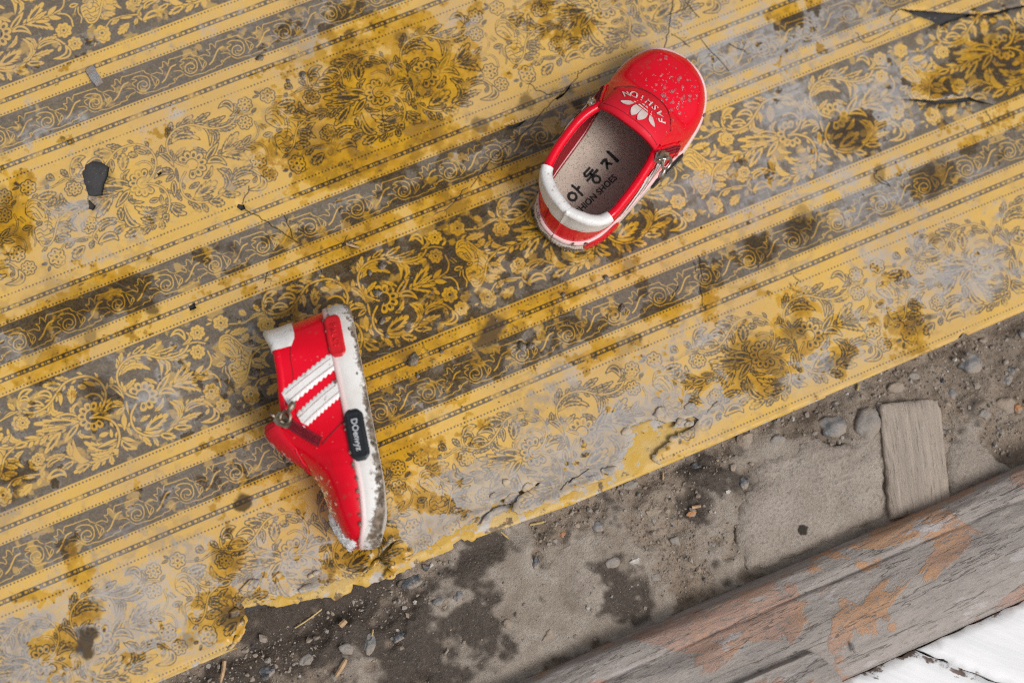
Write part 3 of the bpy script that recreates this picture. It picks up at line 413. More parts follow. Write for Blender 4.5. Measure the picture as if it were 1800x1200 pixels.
    dirt = np.zeros((h, w), np.float32)
    for (cx, cy, r, a) in STAIN:
        rr = r * 1.8
        c0, c1 = np.searchsorted(xs, [cx - rr * 2, cx + rr * 2]); r0, r1 = np.searchsorted(-ys, [-cy - rr * 2, -cy + rr * 2])
        if c1 <= c0 or r1 <= r0: continue
        d = np.hypot(X[r0:r1, c0:c1] - cx, Y[r0:r1, c0:c1] - cy) / r + 3.2 * (n2[r0:r1, c0:c1] - .5)
        dirt[r0:r1, c0:c1] = np.maximum(dirt[r0:r1, c0:c1], a * (1 - smooth01(d, .35, 1.1)))
    fine = np_fbm(h, w, 9, rng, 3)
    dirt = np.maximum(dirt, 0.8 * smooth01(fine * (0.84 + 0.24 * wet), .69, .76) * smooth01(n4, .42, .58))
    dirt = np.maximum(dirt, 0.42 * smooth01(n1 * n4, .28, .42) * wet); dirt = np.maximum(dirt, .22 * smooth01(n3 * .5 + n4 * .5, .52, .66))
    crack = np.zeros((h, w), np.float32)
    def scratch(P, wd, val, target):
        P = np.array(P, float); x0, y0 = P.min(0) - 2; x1, y1 = P.max(0) + 2
        c0, c1 = np.searchsorted(xs, [x0, x1]); r0, r1 = np.searchsorted(-ys, [-y1, -y0])
        if c1 - c0 < 1 or r1 - r0 < 1: return
        sx, sy = X[r0:r1, c0:c1], Y[r0:r1, c0:c1]; d = np.full(sx.shape, 1e9, np.float32)
        for a, b in zip(P[:-1], P[1:]):
            ab = b - a; t = np.clip(((sx - a[0]) * ab[0] + (sy - a[1]) * ab[1]) / max(ab @ ab, 1e-6), 0, 1)
            d = np.minimum(d, np.hypot(sx - a[0] - t * ab[0], sy - a[1] - t * ab[1]))
        target[r0:r1, c0:c1] = np.maximum(target[r0:r1, c0:c1], val * np.clip(1.4 - d / wd, 0, 1))
    rg = np.random.default_rng(5)
    for c in CRACKS:
        P = spline(c, 5) + rg.normal(0, .35, (len(spline(c, 5)), 2)); scratch(P, rg.uniform(.18, .34), .95, crack)
        for q in range(2):
            p = P[rg.integers(len(P))]; a = rg.uniform(0, 6.28); L = rg.uniform(2, 7)
            scratch([p, p + [L * math.cos(a), L * math.sin(a)]], .13, .7, crack)
    white = np.zeros((h, w), np.float32)
    for q in range(1900):
        p = np.array([rg.uniform(TX0, TX1), rg.uniform(TY0, TY1)]); a = rg.normal(-.5, .7); L = rg.exponential(5) + 1.5
        e = p + [L * math.cos(a), L * math.sin(a)]
        scratch([p, (p + e) / 2 + rg.normal(0, .4, 2), e], rg.uniform(.07, .17), rg.uniform(.2, .75), white)
    chalk = np.clip(chalk + white * .8, 0, 1)
    wear = np_fbm(h, w, 24, rng, 4)
    ink *= 1 - 0.6 * smooth01(wear, .60, .72)
    ia = make_image('print_and_wear', np.stack([np.clip(ink * 1.22, 0, 1), np.clip(wet, 0, 1), chalk], 2))
    ib = make_image('dirt_and_cracks', np.stack([np.clip(dirt, 0, 1), crack, fine], 2))
    return ia, ib

# ------------------------------------------------------------------ materials
class M:
    """terse node-graph builder"""
    def __init__(self, name, **kw):
        self.m = bpy.data.materials.new(name); self.m.use_nodes = True
        self.t = self.m.node_tree; self.b = self.t.nodes['Principled BSDF']
        self._geo = None; self._tc = None
        for k, v in kw.items(): self.set(k.replace('_', ' '), v)
    def set(self, sock, v):
        s = self.b.inputs[sock]
        if isinstance(v, bpy.types.NodeSocket): self.t.links.new(v, s)
        else: s.default_value = (*v, 1) if hasattr(v, '__len__') and len(v) == 3 and s.type == 'RGBA' else v
        return self
    def node(self, typ, ins=None, out=0, **props):
        n = self.t.nodes.new(typ)
        for k, v in props.items(): setattr(n, k, v)
        for k, v in (ins or {}).items():
            s = n.inputs[k]
            if isinstance(v, bpy.types.NodeSocket): self.t.links.new(v, s)
            elif s.type == 'RGBA' and len(v) == 3: s.default_value = (*v, 1)
            else: s.default_value = v
        return n.outputs[out]
    def obj(self):
        if self._tc is None: self._tc = self.t.nodes.new('ShaderNodeTexCoord')
        return self._tc.outputs['Object']
    def uv(self):
        if self._tc is None: self._tc = self.t.nodes.new('ShaderNodeTexCoord')
        return self._tc.outputs['UV']
    def scaled(self, s, rot=(0, 0, 0)):
        return self.node('ShaderNodeMapping', {'Vector': self.obj(), 'Scale': s, 'Rotation': rot})
    def turned(self, deg, s):
        """object coordinates turned about Z, then stretched"""
        r = self.node('ShaderNodeMapping', {'Vector': self.obj(), 'Rotation': (0, 0, math.radians(deg))})
        return self.node('ShaderNodeMapping', {'Vector': r, 'Scale': s})
    def noise(self, scale, detail=4, rough=.55, vec=None, dist=0.0):
        return self.node('ShaderNodeTexNoise', {'Vector': vec or self.obj(), 'Scale': scale, 'Detail': detail, 'Roughness': rough, 'Distortion': dist})
    def voro(self, scale, vec=None, feature='F1', rnd=1.0, out=0):
        return self.node('ShaderNodeTexVoronoi', {'Vector': vec or self.obj(), 'Scale': scale, 'Randomness': rnd}, out=out, feature=feature)
    def rng(self, v, a, b, c=0.0, d=1.0, smooth=True):
        return self.node('ShaderNodeMapRange', {'Value': v, 'From Min': a, 'From Max': b, 'To Min': c, 'To Max': d}, interpolation_type='SMOOTHSTEP' if smooth else 'LINEAR')
    def math(self, op, a, b=0.0, clamp=False):
        return self.node('ShaderNodeMath', {0: a, 1: b}, operation=op, use_clamp=clamp)
    def mix(self, f, a, b, mode='MIX'):
        n = self.t.nodes.new('ShaderNodeMix'); n.data_type = 'RGBA'; n.blend_type = mode
        for k, v in ((0, f), (6, a), (7, b)):
            s = n.inputs[k]
            if isinstance(v, bpy.types.NodeSocket): self.t.links.new(v, s)
            else: s.default_value = (*v, 1) if hasattr(v, '__len__') and len(v) == 3 else v
        return n.outputs[2]
    def attr(self, name): return self.node('ShaderNodeAttribute', out=2, attribute_name=name)
    def bump(self, h, strength=.3, dist=.001, nrm=None):
        ins = {'Height': h, 'Strength': strength, 'Distance': dist}
        if nrm is not None: ins['Normal'] = nrm
        o = self.node('ShaderNodeBump', ins); self.set('Normal', o); return o

def sheet_material(ia, ib):
    s = M('printed_vinyl')
    A = s.node('ShaderNodeTexImage', {'Vector': s.uv()}, image=ia, extension='EXTEND', interpolation='Cubic')
    B = s.node('ShaderNodeTexImage', {'Vector': s.uv()}, image=ib, extension='EXTEND', interpolation='Cubic')
    sa = s.node('ShaderNodeSeparateColor', {0: A}); na = sa.node
    sb = s.node('ShaderNodeSeparateColor', {0: B}); nb = sb.node
    ink, wet, chalk = na.outputs[0], na.outputs[1], na.outputs[2]
    dirt, crack, fine = nb.outputs[0], nb.outputs[1], nb.outputs[2]
    big = s.noise(14, 4); mid = s.noise(60, 5, .6)
    yd = s.mix(s.rng(big, .35, .65), YEL_DRY_A, YEL_DRY_B)
    yw = s.mix(s.rng(mid, .35, .7), YEL_WET_A, YEL_WET_B)
    yel = s.mix(wet, yd, yw)
    inkc = s.mix(wet, INK_DRY, INK_WET)
    col = s.mix(s.math('MULTIPLY', ink, s.rng(s.noise(900, 2), .2, .7, .84, 1.0)), yel, inkc)
    chc = s.mix(s.rng(s.noise(40, 5), .3, .7), CHALK_A, CHALK_B)
    col = s.mix(s.math('MULTIPLY', chalk, .74), col, chc)
    col = s.mix(s.math('MULTIPLY', dirt, .85), col, (0.035, 0.022, 0.014))
    col = s.mix(crack, col, (0.02, 0.014, 0.01))
    s.set('Base Color', col)
    rough = s.math('ADD', s.math('SUBTRACT', s.math('ADD', .40, s.math('MULTIPLY', chalk, .35)), s.math('MULTIPLY', wet, .24)), s.math('MULTIPLY', dirt, .25), True)
    s.set('Roughness', rough)
    s.set('Specular IOR Level', s.math('ADD', .14, s.math('MULTIPLY', wet, .26)))
    hgt = s.math('ADD', s.math('MULTIPLY', s.noise(260, 4, .6), .35), s.math('MULTIPLY', s.noise(1400, 2), .10))
    hgt = s.math('ADD', hgt, s.math('MULTIPLY', dirt, .5))
    hgt = s.math('ADD', hgt, s.math('MULTIPLY', s.noise(75, 3), 1.6))
    hgt = s.math('SUBTRACT', hgt, s.math('MULTIPLY', crack, 1.2))
    s.bump(hgt, .55, .0006)
    return s.m

YEL_DRY_A, YEL_DRY_B = (0.73, 0.455, 0.108), (0.64, 0.410, 0.140)
YEL_WET_A, YEL_WET_B = (0.61, 0.322, 0.008), (0.42, 0.205, 0.005)
INK_DRY, INK_WET = (0.128, 0.110, 0.093), (0.036, 0.024, 0.010)
CHALK_A, CHALK_B = (0.49, 0.47, 0.455), (0.37, 0.365, 0.38)

def layer_material():
    s = M('bare_yellow_vinyl')
    y = s.mix(s.rng(s.noise(45, 5), .35, .62), (0.62, 0.43, 0.16), (0.60, 0.36, 0.045))
    y = s.mix(s.rng(s.noise(75, 6, .68), .53, .60), y, (0.50, 0.455, 0.41))
    y = s.mix(s.rng(s.noise(130, 5, .65), .56, .66), y, (0.17, 0.105, 0.045))
    s.set('Base Color', y); s.set('Roughness', .5); s.bump(s.noise(400, 4), .5, .0006)
    return s.m

def ground_material():
    s = M('trodden_earth_and_concrete')
    con, wet, grit, hol = s.attr('con'), s.attr('wet'), s.attr('grit'), s.attr('hollow')
    n = s.noise(70, 7, .66); nf = s.noise(420, 5, .66); ng = s.noise(1500, 3, .6)
    earth = s.mix(s.rng(n, .3, .7), (0.25, 0.188, 0.138), (0.365, 0.295, 0.232))
    earth = s.mix(s.rng(nf, .48, .68), earth, (0.150, 0.115, 0.088))
    earth = s.mix(s.rng(ng, .62, .75), earth, (0.46, 0.41, 0.36))
    conc = s.mix(s.rng(n, .30, .70), (0.445, 0.385, 0.325), (0.32, 0.265, 0.215))
    conc = s.mix(s.rng(s.noise(900, 4, .65), .5, .72), conc, (0.25, 0.215, 0.185))
    conc = s.mix(s.math('MULTIPLY', s.rng(s.noise(28, 5, .65), .5, .66), .55), conc, (0.27, 0.215, 0.165))
    col = s.mix(con, earth, conc)
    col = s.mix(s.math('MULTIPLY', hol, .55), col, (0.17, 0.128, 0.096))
    col = s.mix(s.math('MULTIPLY', wet, .93), col, s.mix(s.rng(nf, .4, .65), (0.048, 0.034, 0.024), (0.080, 0.059, 0.044)))
    sp = s.voro(620); col = s.mix(s.math('MULTIPLY', s.rng(sp, .10, .2, 1.0, 0.0), .5), col, s.mix(s.rng(s.noise(300, 1), .4, .6), (0.12, 0.12, 0.13), (0.5, 0.46, 0.42)))
    s.set('Base Color', col)
    s.set('Roughness', s.math('SUBTRACT', .92, s.math('MULTIPLY', wet, .40)))
    s.bump(s.math('ADD', s.math('MULTIPLY', nf, .75), s.math('MULTIPLY', ng, .4)), .9, .0019)
    return s.m

DUST = (0.315, 0.262, 0.215)
def stone_material(name, a, b, rough=.75, sc=160, spot=(0.3, 0.28, 0.26), bump=.4):
    s = M(name)
    c = s.mix(s.rng(s.noise(sc, 5, .6), .35, .65), a, b)
    c = s.mix(s.math('MULTIPLY', s.rng(s.noise(sc * 6, 3), .55, .7), .6), c, spot)
    c = s.mix(s.rng(s.noise(sc * .5, 6, .68), .41, .57), c, DUST)
    s.set('Base Color', c); s.set('Roughness', rough); s.bump(s.math('ADD', s.noise(sc * 5, 5, .65), s.noise(sc * 1.4, 4)), bump * 1.5, .0011)
    return s.m

def wood_material(name, a, b, dark, axis_scale, paint=None, turn=0):
    s = M(name)
    v = s.turned(turn, axis_scale)
    g = s.noise(1.0, 7, .62, v, .4); g2 = s.noise(3.6, 5, .7, v)
    c = s.mix(s.rng(g, .33, .67), a, b)
    c = s.mix(s.rng(g2, .54, .68), c, dark)
    if paint:
        pm = s.math('ADD', s.rng(s.noise(1.0, 6, .62, s.turned(turn, paint['v']), .6), paint['t'], paint['t'] + .018), 0.0, True)
        pm = s.math('MULTIPLY', pm, s.rng(g2, .64, .50))
        pc = s.mix(s.rng(s.noise(9, 3), .40, .60), paint['a'], paint['b'])
        c = s.mix(s.math('MULTIPLY', pm, paint['f']), c, pc)
        c = s.mix(s.rng(s.noise(70, 5, .65, s.scaled((.35, 1, 1))), .60, .64), c, (0.44, 0.40, 0.385))
        split = s.rng(s.math('ABSOLUTE', s.math('SUBTRACT', s.noise(1.0, 4, .6, s.turned(turn, (7, 95, 95)), .3), .5)), .002, .008, 1.0, 0.0)
        c = s.mix(s.math('MULTIPLY', split, .6), c, (0.09, 0.07, 0.06))
    s.set('Base Color', c); s.set('Roughness', .72)
    hh = s.math('ADD', g, s.math('MULTIPLY', g2, .7))
    if paint: hh = s.math('SUBTRACT', s.math('ADD', hh, s.math('MULTIPLY', pm, .35)), split)
    s.bump(hh, .6, .0018)
    return s.m

def plain(name, col, rough=.5, var=.15, sc=90, bump=.15, metallic=0.0, spec=.5):
    s = M(name, Metallic=metallic)
    d = tuple(max(0, c * (1 - var)) for c in col)
    s.set('Base Color', s.mix(s.rng(s.noise(sc, 4), .35, .65), col, d)); s.set('Roughness', rough); s.set('Specular IOR Level', spec)
    s.bump(s.noise(sc * 5, 4), bump, .0006)
    return s.m

# ------------------------------------------------------------------ torn floor covering
def in_poly(P, X, Y):
    c = np.zeros(X.shape, bool); n = len(P)
    for i in range(n):
        (x1, y1), (x2, y2) = P[i], P[(i + 1) % n]
        if y1 == y2: continue
        c ^= ((y1 > Y) != (y2 > Y)) & (X < (x2 - x1) * (Y - y1) / (y2 - y1) + x1)
    return c

def seg_dist(P, X, Y, closed=False):
    d = np.full(X.shape, 1e9); n = len(P)
    for i in range(n if closed else n - 1):
        a = np.array(P[i]); b = np.array(P[(i + 1) % n]); ab = b - a
        t = np.clip(((X - a[0]) * ab[0] + (Y - a[1]) * ab[1]) / max(ab @ ab, 1e-9), 0, 1)
        d = np.minimum(d, np.hypot(X - a[0] - t * ab[0], Y - a[1] - t * ab[1]))
    return d

def rough_line(P, amp, step, seed):
    r = np.random.default_rng(seed); out = []
    n = len(P)
    for i in range(n - 1):
        a, b = np.array(P[i]), np.array(P[i + 1]); L = np.hypot(*(b - a)); k = max(1, int(L / step))
        nrm = np.array([-(b - a)[1], (b - a)[0]]) / max(L, 1e-6)
        for q in range(k):
            out.append(tuple(a + (b - a) * q / k + nrm * (r.normal(0, amp) if q else 0)))
    out.append(tuple(P[-1]))
    return out

def sheet(name, outline, holes, step, zf, thick, mat, parent=None, uv=True, torn=None, torn_mat=None):
    outline = [tuple(p) for p in outline]
    verts = list(outline); edges = [(i, (i + 1) % len(outline)) for i in range(len(outline))]
    for h in holes:
        b = len(verts); verts += list(h); edges += [(b + i, b + (i + 1) % len(h)) for i in range(len(h))]
    O = np.array(outline)
    gx, gy = np.meshgrid(np.arange(O[:, 0].min() + step / 2, O[:, 0].max(), step), np.arange(O[:, 1].min() + step / 2, O[:, 1].max(), step))
    gx = gx.ravel(); gy = gy.ravel(); gx = gx + RNG.uniform(-.25, .25, gx.size) * step; gy = gy + RNG.uniform(-.25, .25, gy.size) * step
    keep = in_poly(outline, gx, gy)
    near = seg_dist(outline, gx, gy, True)
    for h in holes:
        keep &= ~in_poly(h, gx, gy); near = np.minimum(near, seg_dist(h, gx, gy, True))
    keep &= near > step * .35
    verts += list(zip(gx[keep], gy[keep]))
    r = delaunay_2d_cdt([Vector((float(x), float(y))) for x, y in verts], edges, [], 0, 1e-5)
    V = np.array([(p.x, p.y) for p in r[0]]); F = np.array([f for f in r[2]])
    cx, cy = V[F, 0].mean(1), V[F, 1].mean(1)
    ok = in_poly(outline, cx, cy)
    for h in holes: ok &= ~in_poly(h, cx, cy)
    F = F[ok]
    Z = zf(V[:, 0], V[:, 1])
    top = [(float(x), float(y), float(z)) for (x, y), z in zip(V, Z)]
    cnt = {}
    for f in F.tolist():
        for a, b in ((f[0], f[1]), (f[1], f[2]), (f[2], f[0])):
            k = (min(a, b), max(a, b)); cnt[k] = (cnt.get(k, (0,))[0] + 1, (a, b))
    faces = [tuple(f) for f in F.tolist()]; low = {}
    for k, (c, (a, b)) in cnt.items():
        if c != 1: continue
        for q in (a, b):
            if q not in low:
                low[q] = len(top); x, y, z = top[q]; top.append((x, y, z - thick))
        faces.append((b, a, low[a], low[b]))
    o = mesh_obj(name, [(x / 1000, y / 1000, z / 1000) for x, y, z in top], faces, mat, parent, smooth=False)
    me = o.data
    me.polygons.foreach_set('use_smooth', [len(p.vertices) == 3 for p in me.polygons])
    if torn is not None:                       # broken edges show the core of the material
        me.materials.append(torn_mat)
        qi = [i for i, p in enumerate(me.polygons) if len(p.vertices) == 4]
        cc = np.array([tuple(me.polygons[i].center) for i in qi]) * 1000
        d = np.full(len(qi), 1e9)
        for line in torn: d = np.minimum(d, seg_dist(line, cc[:, 0], cc[:, 1]))
        mi = np.zeros(len(me.polygons), np.int32); mi[np.array(qi)[d < .8]] = 1
        me.polygons.foreach_set('material_index', mi)
    if uv:
        l = me.uv_layers.new(name='UVMap'); co = np.array(top)
        li = np.empty(len(me.loops), np.int32); me.loops.foreach_get('vertex_index', li)
        U = np.stack([(co[li, 0] - TX0) / (TX1 - TX0), (co[li, 1] - TY0) / (TY1 - TY0)], 1).astype(np.float32)
        l.data.foreach_set('uv', U.ravel())
    return o

print_img, wear_img = build_print()
MAT_SHEET = sheet_material(print_img, wear_img)
MAT_LAYER = layer_material()

straight_a = [(640.0, EDGE_Y - .6), (520.0, EDGE_Y - .8)]
tear = rough_line(UPPER_TEAR, .45, 1.6, 3)
notch = rough_line([(NOTCH[0][0], EDGE_Y - .5)] + NOTCH[1:3] + [(NOTCH[3][0], EDGE_Y - .4)], .3, 1.2, 4)
left_edge = rough_line([tear[-1], (-150.0, EDGE_Y), (-260.0, EDGE_Y)], .12, 9, 8)[1:]
UP_OUT = [(-260.0, 112.0), (640.0, 112.0)] + straight_a + notch + [(300.0, EDGE_Y - .2), (230.0, EDGE_Y)] + tear + left_edge
HOLES_R = [rough_line(h + [h[0]], .15, 1.4, 20 + i)[:-1] for i, h in enumerate(HOLES)]

def wavy(x, y, s, amp, seed):
    return np.array([amp * mnoise.fractal(Vector((a / s, b / s, seed)), 1.0, 2.0, 3) for a, b in zip(x, y)])

def z_upper(x, y):
    z = 3.0 + wavy(x, y, 60, 1.0, 1.7) + wavy(x, y, 14, .12, 5.1)
    d = seg_dist(tear[4:-2], x, y)
    curl = np.array([max(0.0, mnoise.noise(Vector((a / 13, b / 13, 9.0))) + .35) for a, b in zip(x, y)])
    z += np.where(x < 110, 5.0, 3.2) * curl * np.exp(-d / 4.0) * np.where(x > 175, .25, 1.0) + .5 * np.exp(-d / 2.5) + .8 * np.exp(-d / 7.0)
    for h in HOLES_R[3:6] + HOLES_R[8:10]:
        z += 1.1 * np.exp(-seg_dist(h, x, y, True) / 3.0)
    for c in CRACKS[:6]:
        z += 0.5 * np.exp(-seg_dist(c, x, y) / 2.2)
    return np.maximum(z, 2.3)

MAT_CORE = plain('broken_vinyl_core', (0.16, 0.115, 0.085), .8, .5, 120, .4)
floor_cover = sheet('floor_covering', UP_OUT, HOLES_R, 4.0, z_upper, 1.3, MAT_SHEET, torn=[tear[2:-2]] + [h + [h[0]] for h in HOLES_R], torn_mat=MAT_CORE)
tag(floor_cover, 'worn yellow vinyl floor covering printed with grey flowers and chains, torn along its lower edge', 'floor covering')
lt = rough_line(LOWER_TEAR, .35, 1.6, 6)
LOW_OUT = [(-130.0, -310.0), (300.0, -310.0), (300.0, EDGE_Y - .9), (194.0, EDGE_Y - .4), (140.0, EDGE_Y + .3)] + lt + [(-60.0, EDGE_Y + .8), (-130.0, EDGE_Y + .5)]
def z_lower(x, y): return 1.55 + wavy(x, y, 40, .35, 3.3) + wavy(x, y, 9, .18, 7.0)
under = sheet('bare_backing_layer', LOW_OUT, [], 4.0, z_lower, 1.2, MAT_LAYER, floor_cover, torn=[lt[3:]], torn_mat=MAT_CORE)
under['label'] = 'bare yellow backing layer showing where the printed face has flaked off'
# curled scraps of the torn face beside the tear
def scrap(name, pts, z, seed):
    O = [p for p in rough_line(list(pts) + [pts[0]], .35, 1.5, seed)][:-1]
    c = np.mean(O, 0)
    def zf(x, y):
        d = np.hypot(x - c[0], y - c[1]); return z + .05 * d * np.sin(np.arctan2(y - c[1], x - c[0]) + seed) + wavy(x, y, 8, .5, seed)
    return sheet(name, O, [], 1.6, zf, .7, MAT_SHEET, floor_cover)
for i, (p, zz) in enumerate(SCRAPS):
    scrap('loose_flake', p, zz, 30 + i)

rf = random.Random(12)
for i in range(26):                            # broken chips of the printed face lying along the tear
    q = tear[rf.randrange(6, len(tear) - 6)]
    cx, cy = q[0] + rf.uniform(-6, 6), q[1] + rf.uniform(-1, 8); n = rf.randint(5, 7); R = rf.uniform(1.4, 4.2)
    a0 = rf.uniform(0, 6.28)
    pts = [(cx + R * rf.uniform(.6, 1.3) * 1.4 * math.cos(a0 + k * 6.28 / n), cy + R * rf.uniform(.5, 1.1) * math.sin(a0 + k * 6.28 / n)) for k in range(n)]
    scrap('loose_flake', pts, rf.uniform(4.2, 5.2), 60 + i)

# ------------------------------------------------------------------ ground under and beyond the covering
def build_subfloor():
    g = Geo()
    xs = np.linspace(-260, 640, 40); ys = np.linspace(112, -322, 20)
    g.grid([[(x, y, .35 + .25 * fbm((x / 40, y / 40, 2.0))) for x in xs] for y in ys])
    s = M('dark_hardboard')
    c = s.mix(s.rng(s.noise(90, 5), .35, .65), (0.035, 0.033, 0.034), (0.055, 0.052, 0.052))
    c = s.mix(s.rng(s.noise(800, 2), .68, .74), c, (0.2, 0.17, 0.14))
    s.set('Base Color', c); s.set('Roughness', .6); s.bump(s.noise(500, 3), .3, .0005)
    return tag(g.build('subfloor', s.m), kind='structure')
build_subfloor()

GX0, GX1, GY0, GY1, GST = -260.0, 640.0, -640.0, -300.0, 1.25
def build_ground():
    w, h = int((GX1 - GX0) / GST), int((GY1 - GY0) / GST)
    xs = (GX0 + np.arange(w) * GST).astype(np.float32); ys = (GY1 - np.arange(h) * GST).astype(np.float32)
    X, Y = np.meshgrid(xs, ys); r = np.random.default_rng(21)
    a = np_fbm(h, w, 44, r, 4); b = np_fbm(h, w, 16, r, 4); c = np_fbm(h, w, 5, r, 3); e = r.random((h, w)).astype(np.float32)
    con = smooth01(blobs(GCON, X, Y) + 1.1 * (b - .5) + .5 * (c - .5), .30, .60)
    wet = smooth01(blobs(GWET, X, Y) + 1.3 * (b - .5) + 1.0 * (c - .5), .26, .62)
    lumps = np.abs(np_fbm(h, w, 12, r, 4) - .5) * 2
    Z = -2.0 + 6.5 * (a - .5) + (1 - con) * (8.0 * (b - .5) + 4.2 * (c - .5) - 3.0 * (lumps - .25) + .5 * (e - .5)) + con * (1.6 + 2.4 * (b - .5) + .9 * (c - .5) + .15 * (e - .5))
    Z -= 2.6 * wet * (1 - .5 * con)
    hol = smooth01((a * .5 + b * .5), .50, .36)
    Z = np.where(Y > -332, np.minimum(Z, .1), Z)
    Z = np.minimum(Z, np.where(Y > -342, .4 + (np.maximum(-332 - Y, 0)) * .12, 9))
    Z -= 2.5 * np.exp(-((Y + 412) / 4.0) ** 2)
    Z -= 3.0 * np.exp(-((Y + 341) / 6.0) ** 2)
    v = np.stack([X, Y, Z], 2).reshape(-1, 3) / 1000
    idx = np.arange(h * w).reshape(h, w)
    f = np.stack([idx[:-1, :-1], idx[1:, :-1], idx[1:, 1:], idx[:-1, 1:]], 2).reshape(-1, 4)
    me = bpy.data.meshes.new('ground')
    me.vertices.add(len(v)); me.vertices.foreach_set('co', v.astype(np.float32).ravel())
    me.loops.add(f.size); me.loops.foreach_set('vertex_index', f.astype(np.int32).ravel())
    me.polygons.add(len(f)); me.polygons.foreach_set('loop_start', (np.arange(len(f)) * 4).astype(np.int32))
    me.update(calc_edges=True)
    me.polygons.foreach_set('use_smooth', np.ones(len(f), bool))
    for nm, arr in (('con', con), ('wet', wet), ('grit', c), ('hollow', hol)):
        at = me.attributes.new(nm, 'FLOAT', 'POINT'); at.data.foreach_set('value', arr.astype(np.float32).ravel())
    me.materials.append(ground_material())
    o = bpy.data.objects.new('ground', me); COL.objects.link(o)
    tag(o, kind='structure')
    def zat(x, y):
        i = min(max(int(round((GY1 - y) / GST)), 0), h - 1); j = min(max(int(round((x - GX0) / GST)), 0), w - 1)
        return float(Z[i, j]), float(con[i, j]), float(wet[i, j])
    return zat
ground_z = build_ground()

# ------------------------------------------------------------------ slabs, wood block, threshold, boards
def concrete_material():
    s = M('weathered_concrete')
    n = s.noise(45, 7, .66); nf = s.noise(500, 5, .68)
    c = s.mix(s.rng(n, .3, .7), (0.435, 0.375, 0.318), (0.33, 0.272, 0.225))
    c = s.mix(s.rng(nf, .48, .70), c, (0.235, 0.20, 0.17))
    c = s.mix(s.math('MULTIPLY', s.rng(s.noise(1500, 3), .58, .72), .6), c, (0.52, 0.47, 0.42))
    spot = s.node('ShaderNodeVectorMath', {0: s.obj(), 1: (SPOT[0] / 1000, SPOT[1] / 1000, .0018)}, out=1, operation='DISTANCE')
    c = s.mix(s.rng(s.math('ADD', spot, s.math('MULTIPLY', s.noise(300, 3), .003)), .0052, .0040), c, (0.045, 0.036, 0.028))
    s.set('Base Color', c); s.set('Roughness', .9); s.bump(s.math('ADD', nf, s.math('MULTIPLY', n, .6)), .8, .0016)
    return s.m
MAT_CONC = concrete_material()
def slab(name, pts, ztop, zbot, mat, label, cat, seed, tilt=(0, 0), step=2.2, rough=.5, bev=2.4, rl=.5, cracks=()):
    O = rough_line(list(pts) + [pts[0]], rl, 3.0, seed)[:-1]
    def zf(x, y):
        d = seg_dist(O, x, y, True); c = np.mean(O, 0)
        cr = sum((1.3 * np.exp(-(seg_dist(k, x, y) / .9) ** 2) for k in cracks), np.zeros(len(x)))
        return ztop - cr - bev * np.exp(-d / 3.5) * (1 + .5 * wavy(x, y, 9, 1.0, seed + 5)) + wavy(x, y, 22, rough, seed) + wavy(x, y, 6, rough * .35, seed + 1) + tilt[0] * (x - c[0]) + tilt[1] * (y - c[1])
    o = sheet(name, O, [], step, zf, ztop - zbot, mat, uv=False)
    return tag(o, label, cat)
slab('concrete_slab', SLAB_A, 2.0, -7, MAT_CONC, 'large flat broken concrete slab with a dark spot, left of the wood block', 'slab', 41, bev=4.2, rough=.9, cracks=[rough_line(k, .6, 3, 70 + i) for i, k in enumerate(SLAB_CRACKS)], rl=1.0)
slab('concrete_slab', SLAB_B, 2.0, -7, MAT_CONC, 'small wedge of broken concrete right of the wood block, against the threshold beam', 'slab', 42, bev=4.2, rough=.9, rl=1.0)
MAT_BLOCK = wood_material('grey_weathered_wood', (0.46, 0.385, 0.315), (0.345, 0.285, 0.235), (0.19, 0.155, 0.13), (20, 240, 60), turn=-73)
slab('wood_block', BLOCK, 3.8, -6, MAT_BLOCK, 'weathered grey wood block set upright into the dirt beside the beam', 'wood block', 43, tilt=(0, 0.0), rough=.35, bev=1.6, rl=.25)

MAT_BEAM = wood_material('threshold_wood', (0.385, 0.340, 0.308), (0.325, 0.288, 0.265), (0.235, 0.203, 0.186), (55, 170, 170),
                         dict(v=(20, 30, 30), t=.53, a=(0.42, 0.225, 0.155), b=(0.54, 0.25, 0.08), f=.62))
def extrude_x(name, prof, x0, x1, step, mat, amp, seed, end_round=0.0, skew=0.0, z_amp=None):
    g = Geo(); P = spline(prof, 7); rows = []
    n = int((x1 - x0) / step)
    cy = P[:, 0].mean()
    for i in range(n + 1):
        x = x0 + (x1 - x0) * i / n; row = []
        for (y, z) in P:
            d = fbm((x / 45, y / 12, z / 12 + seed), 5)
            xx = x
            if end_round: xx = x - max(0, (x - (x1 - 40)) / 40) * end_round * ((y - cy) / 22) ** 2
            row.append((xx, y + amp * .5 * d + skew * (x - x0), z + amp * d))
        rows.append(row)
    g.grid(rows)
    g.ngon(rows[-1]); g.ngon(rows[0][::-1])
    return g.build(name, mat)
beam = extrude_x('threshold_beam', [(-412, -8), (-413, 6), (-415, 15), (-420, 19.5), (-426, 21), (-428.5, 20.5), (-431, 22.5), (-440, 26.5), (-452, 29), (-464, 29.5), (-473, 27), (-479, 21), (-482, 8), (-483, -8)], -260, 640, 2.5, MAT_BEAM, 1.5, 3.0, skew=-.012)
tag(beam, 'weathered wooden threshold beam with flaking orange and pink paint', 'beam')
trim = extrude_x('worn_trim_board', [(-456, -6), (-457, 30), (-460, 35), (-472, 37), (-486, 36.5), (-494, 33), (-497, 16), (-498, -6)], -260, 231, 3.0, MAT_BEAM, 1.4, 8.0, end_round=9, skew=-.012)
tag(trim, 'worn grey wooden trim with a rounded end lying along the threshold beam', 'board')

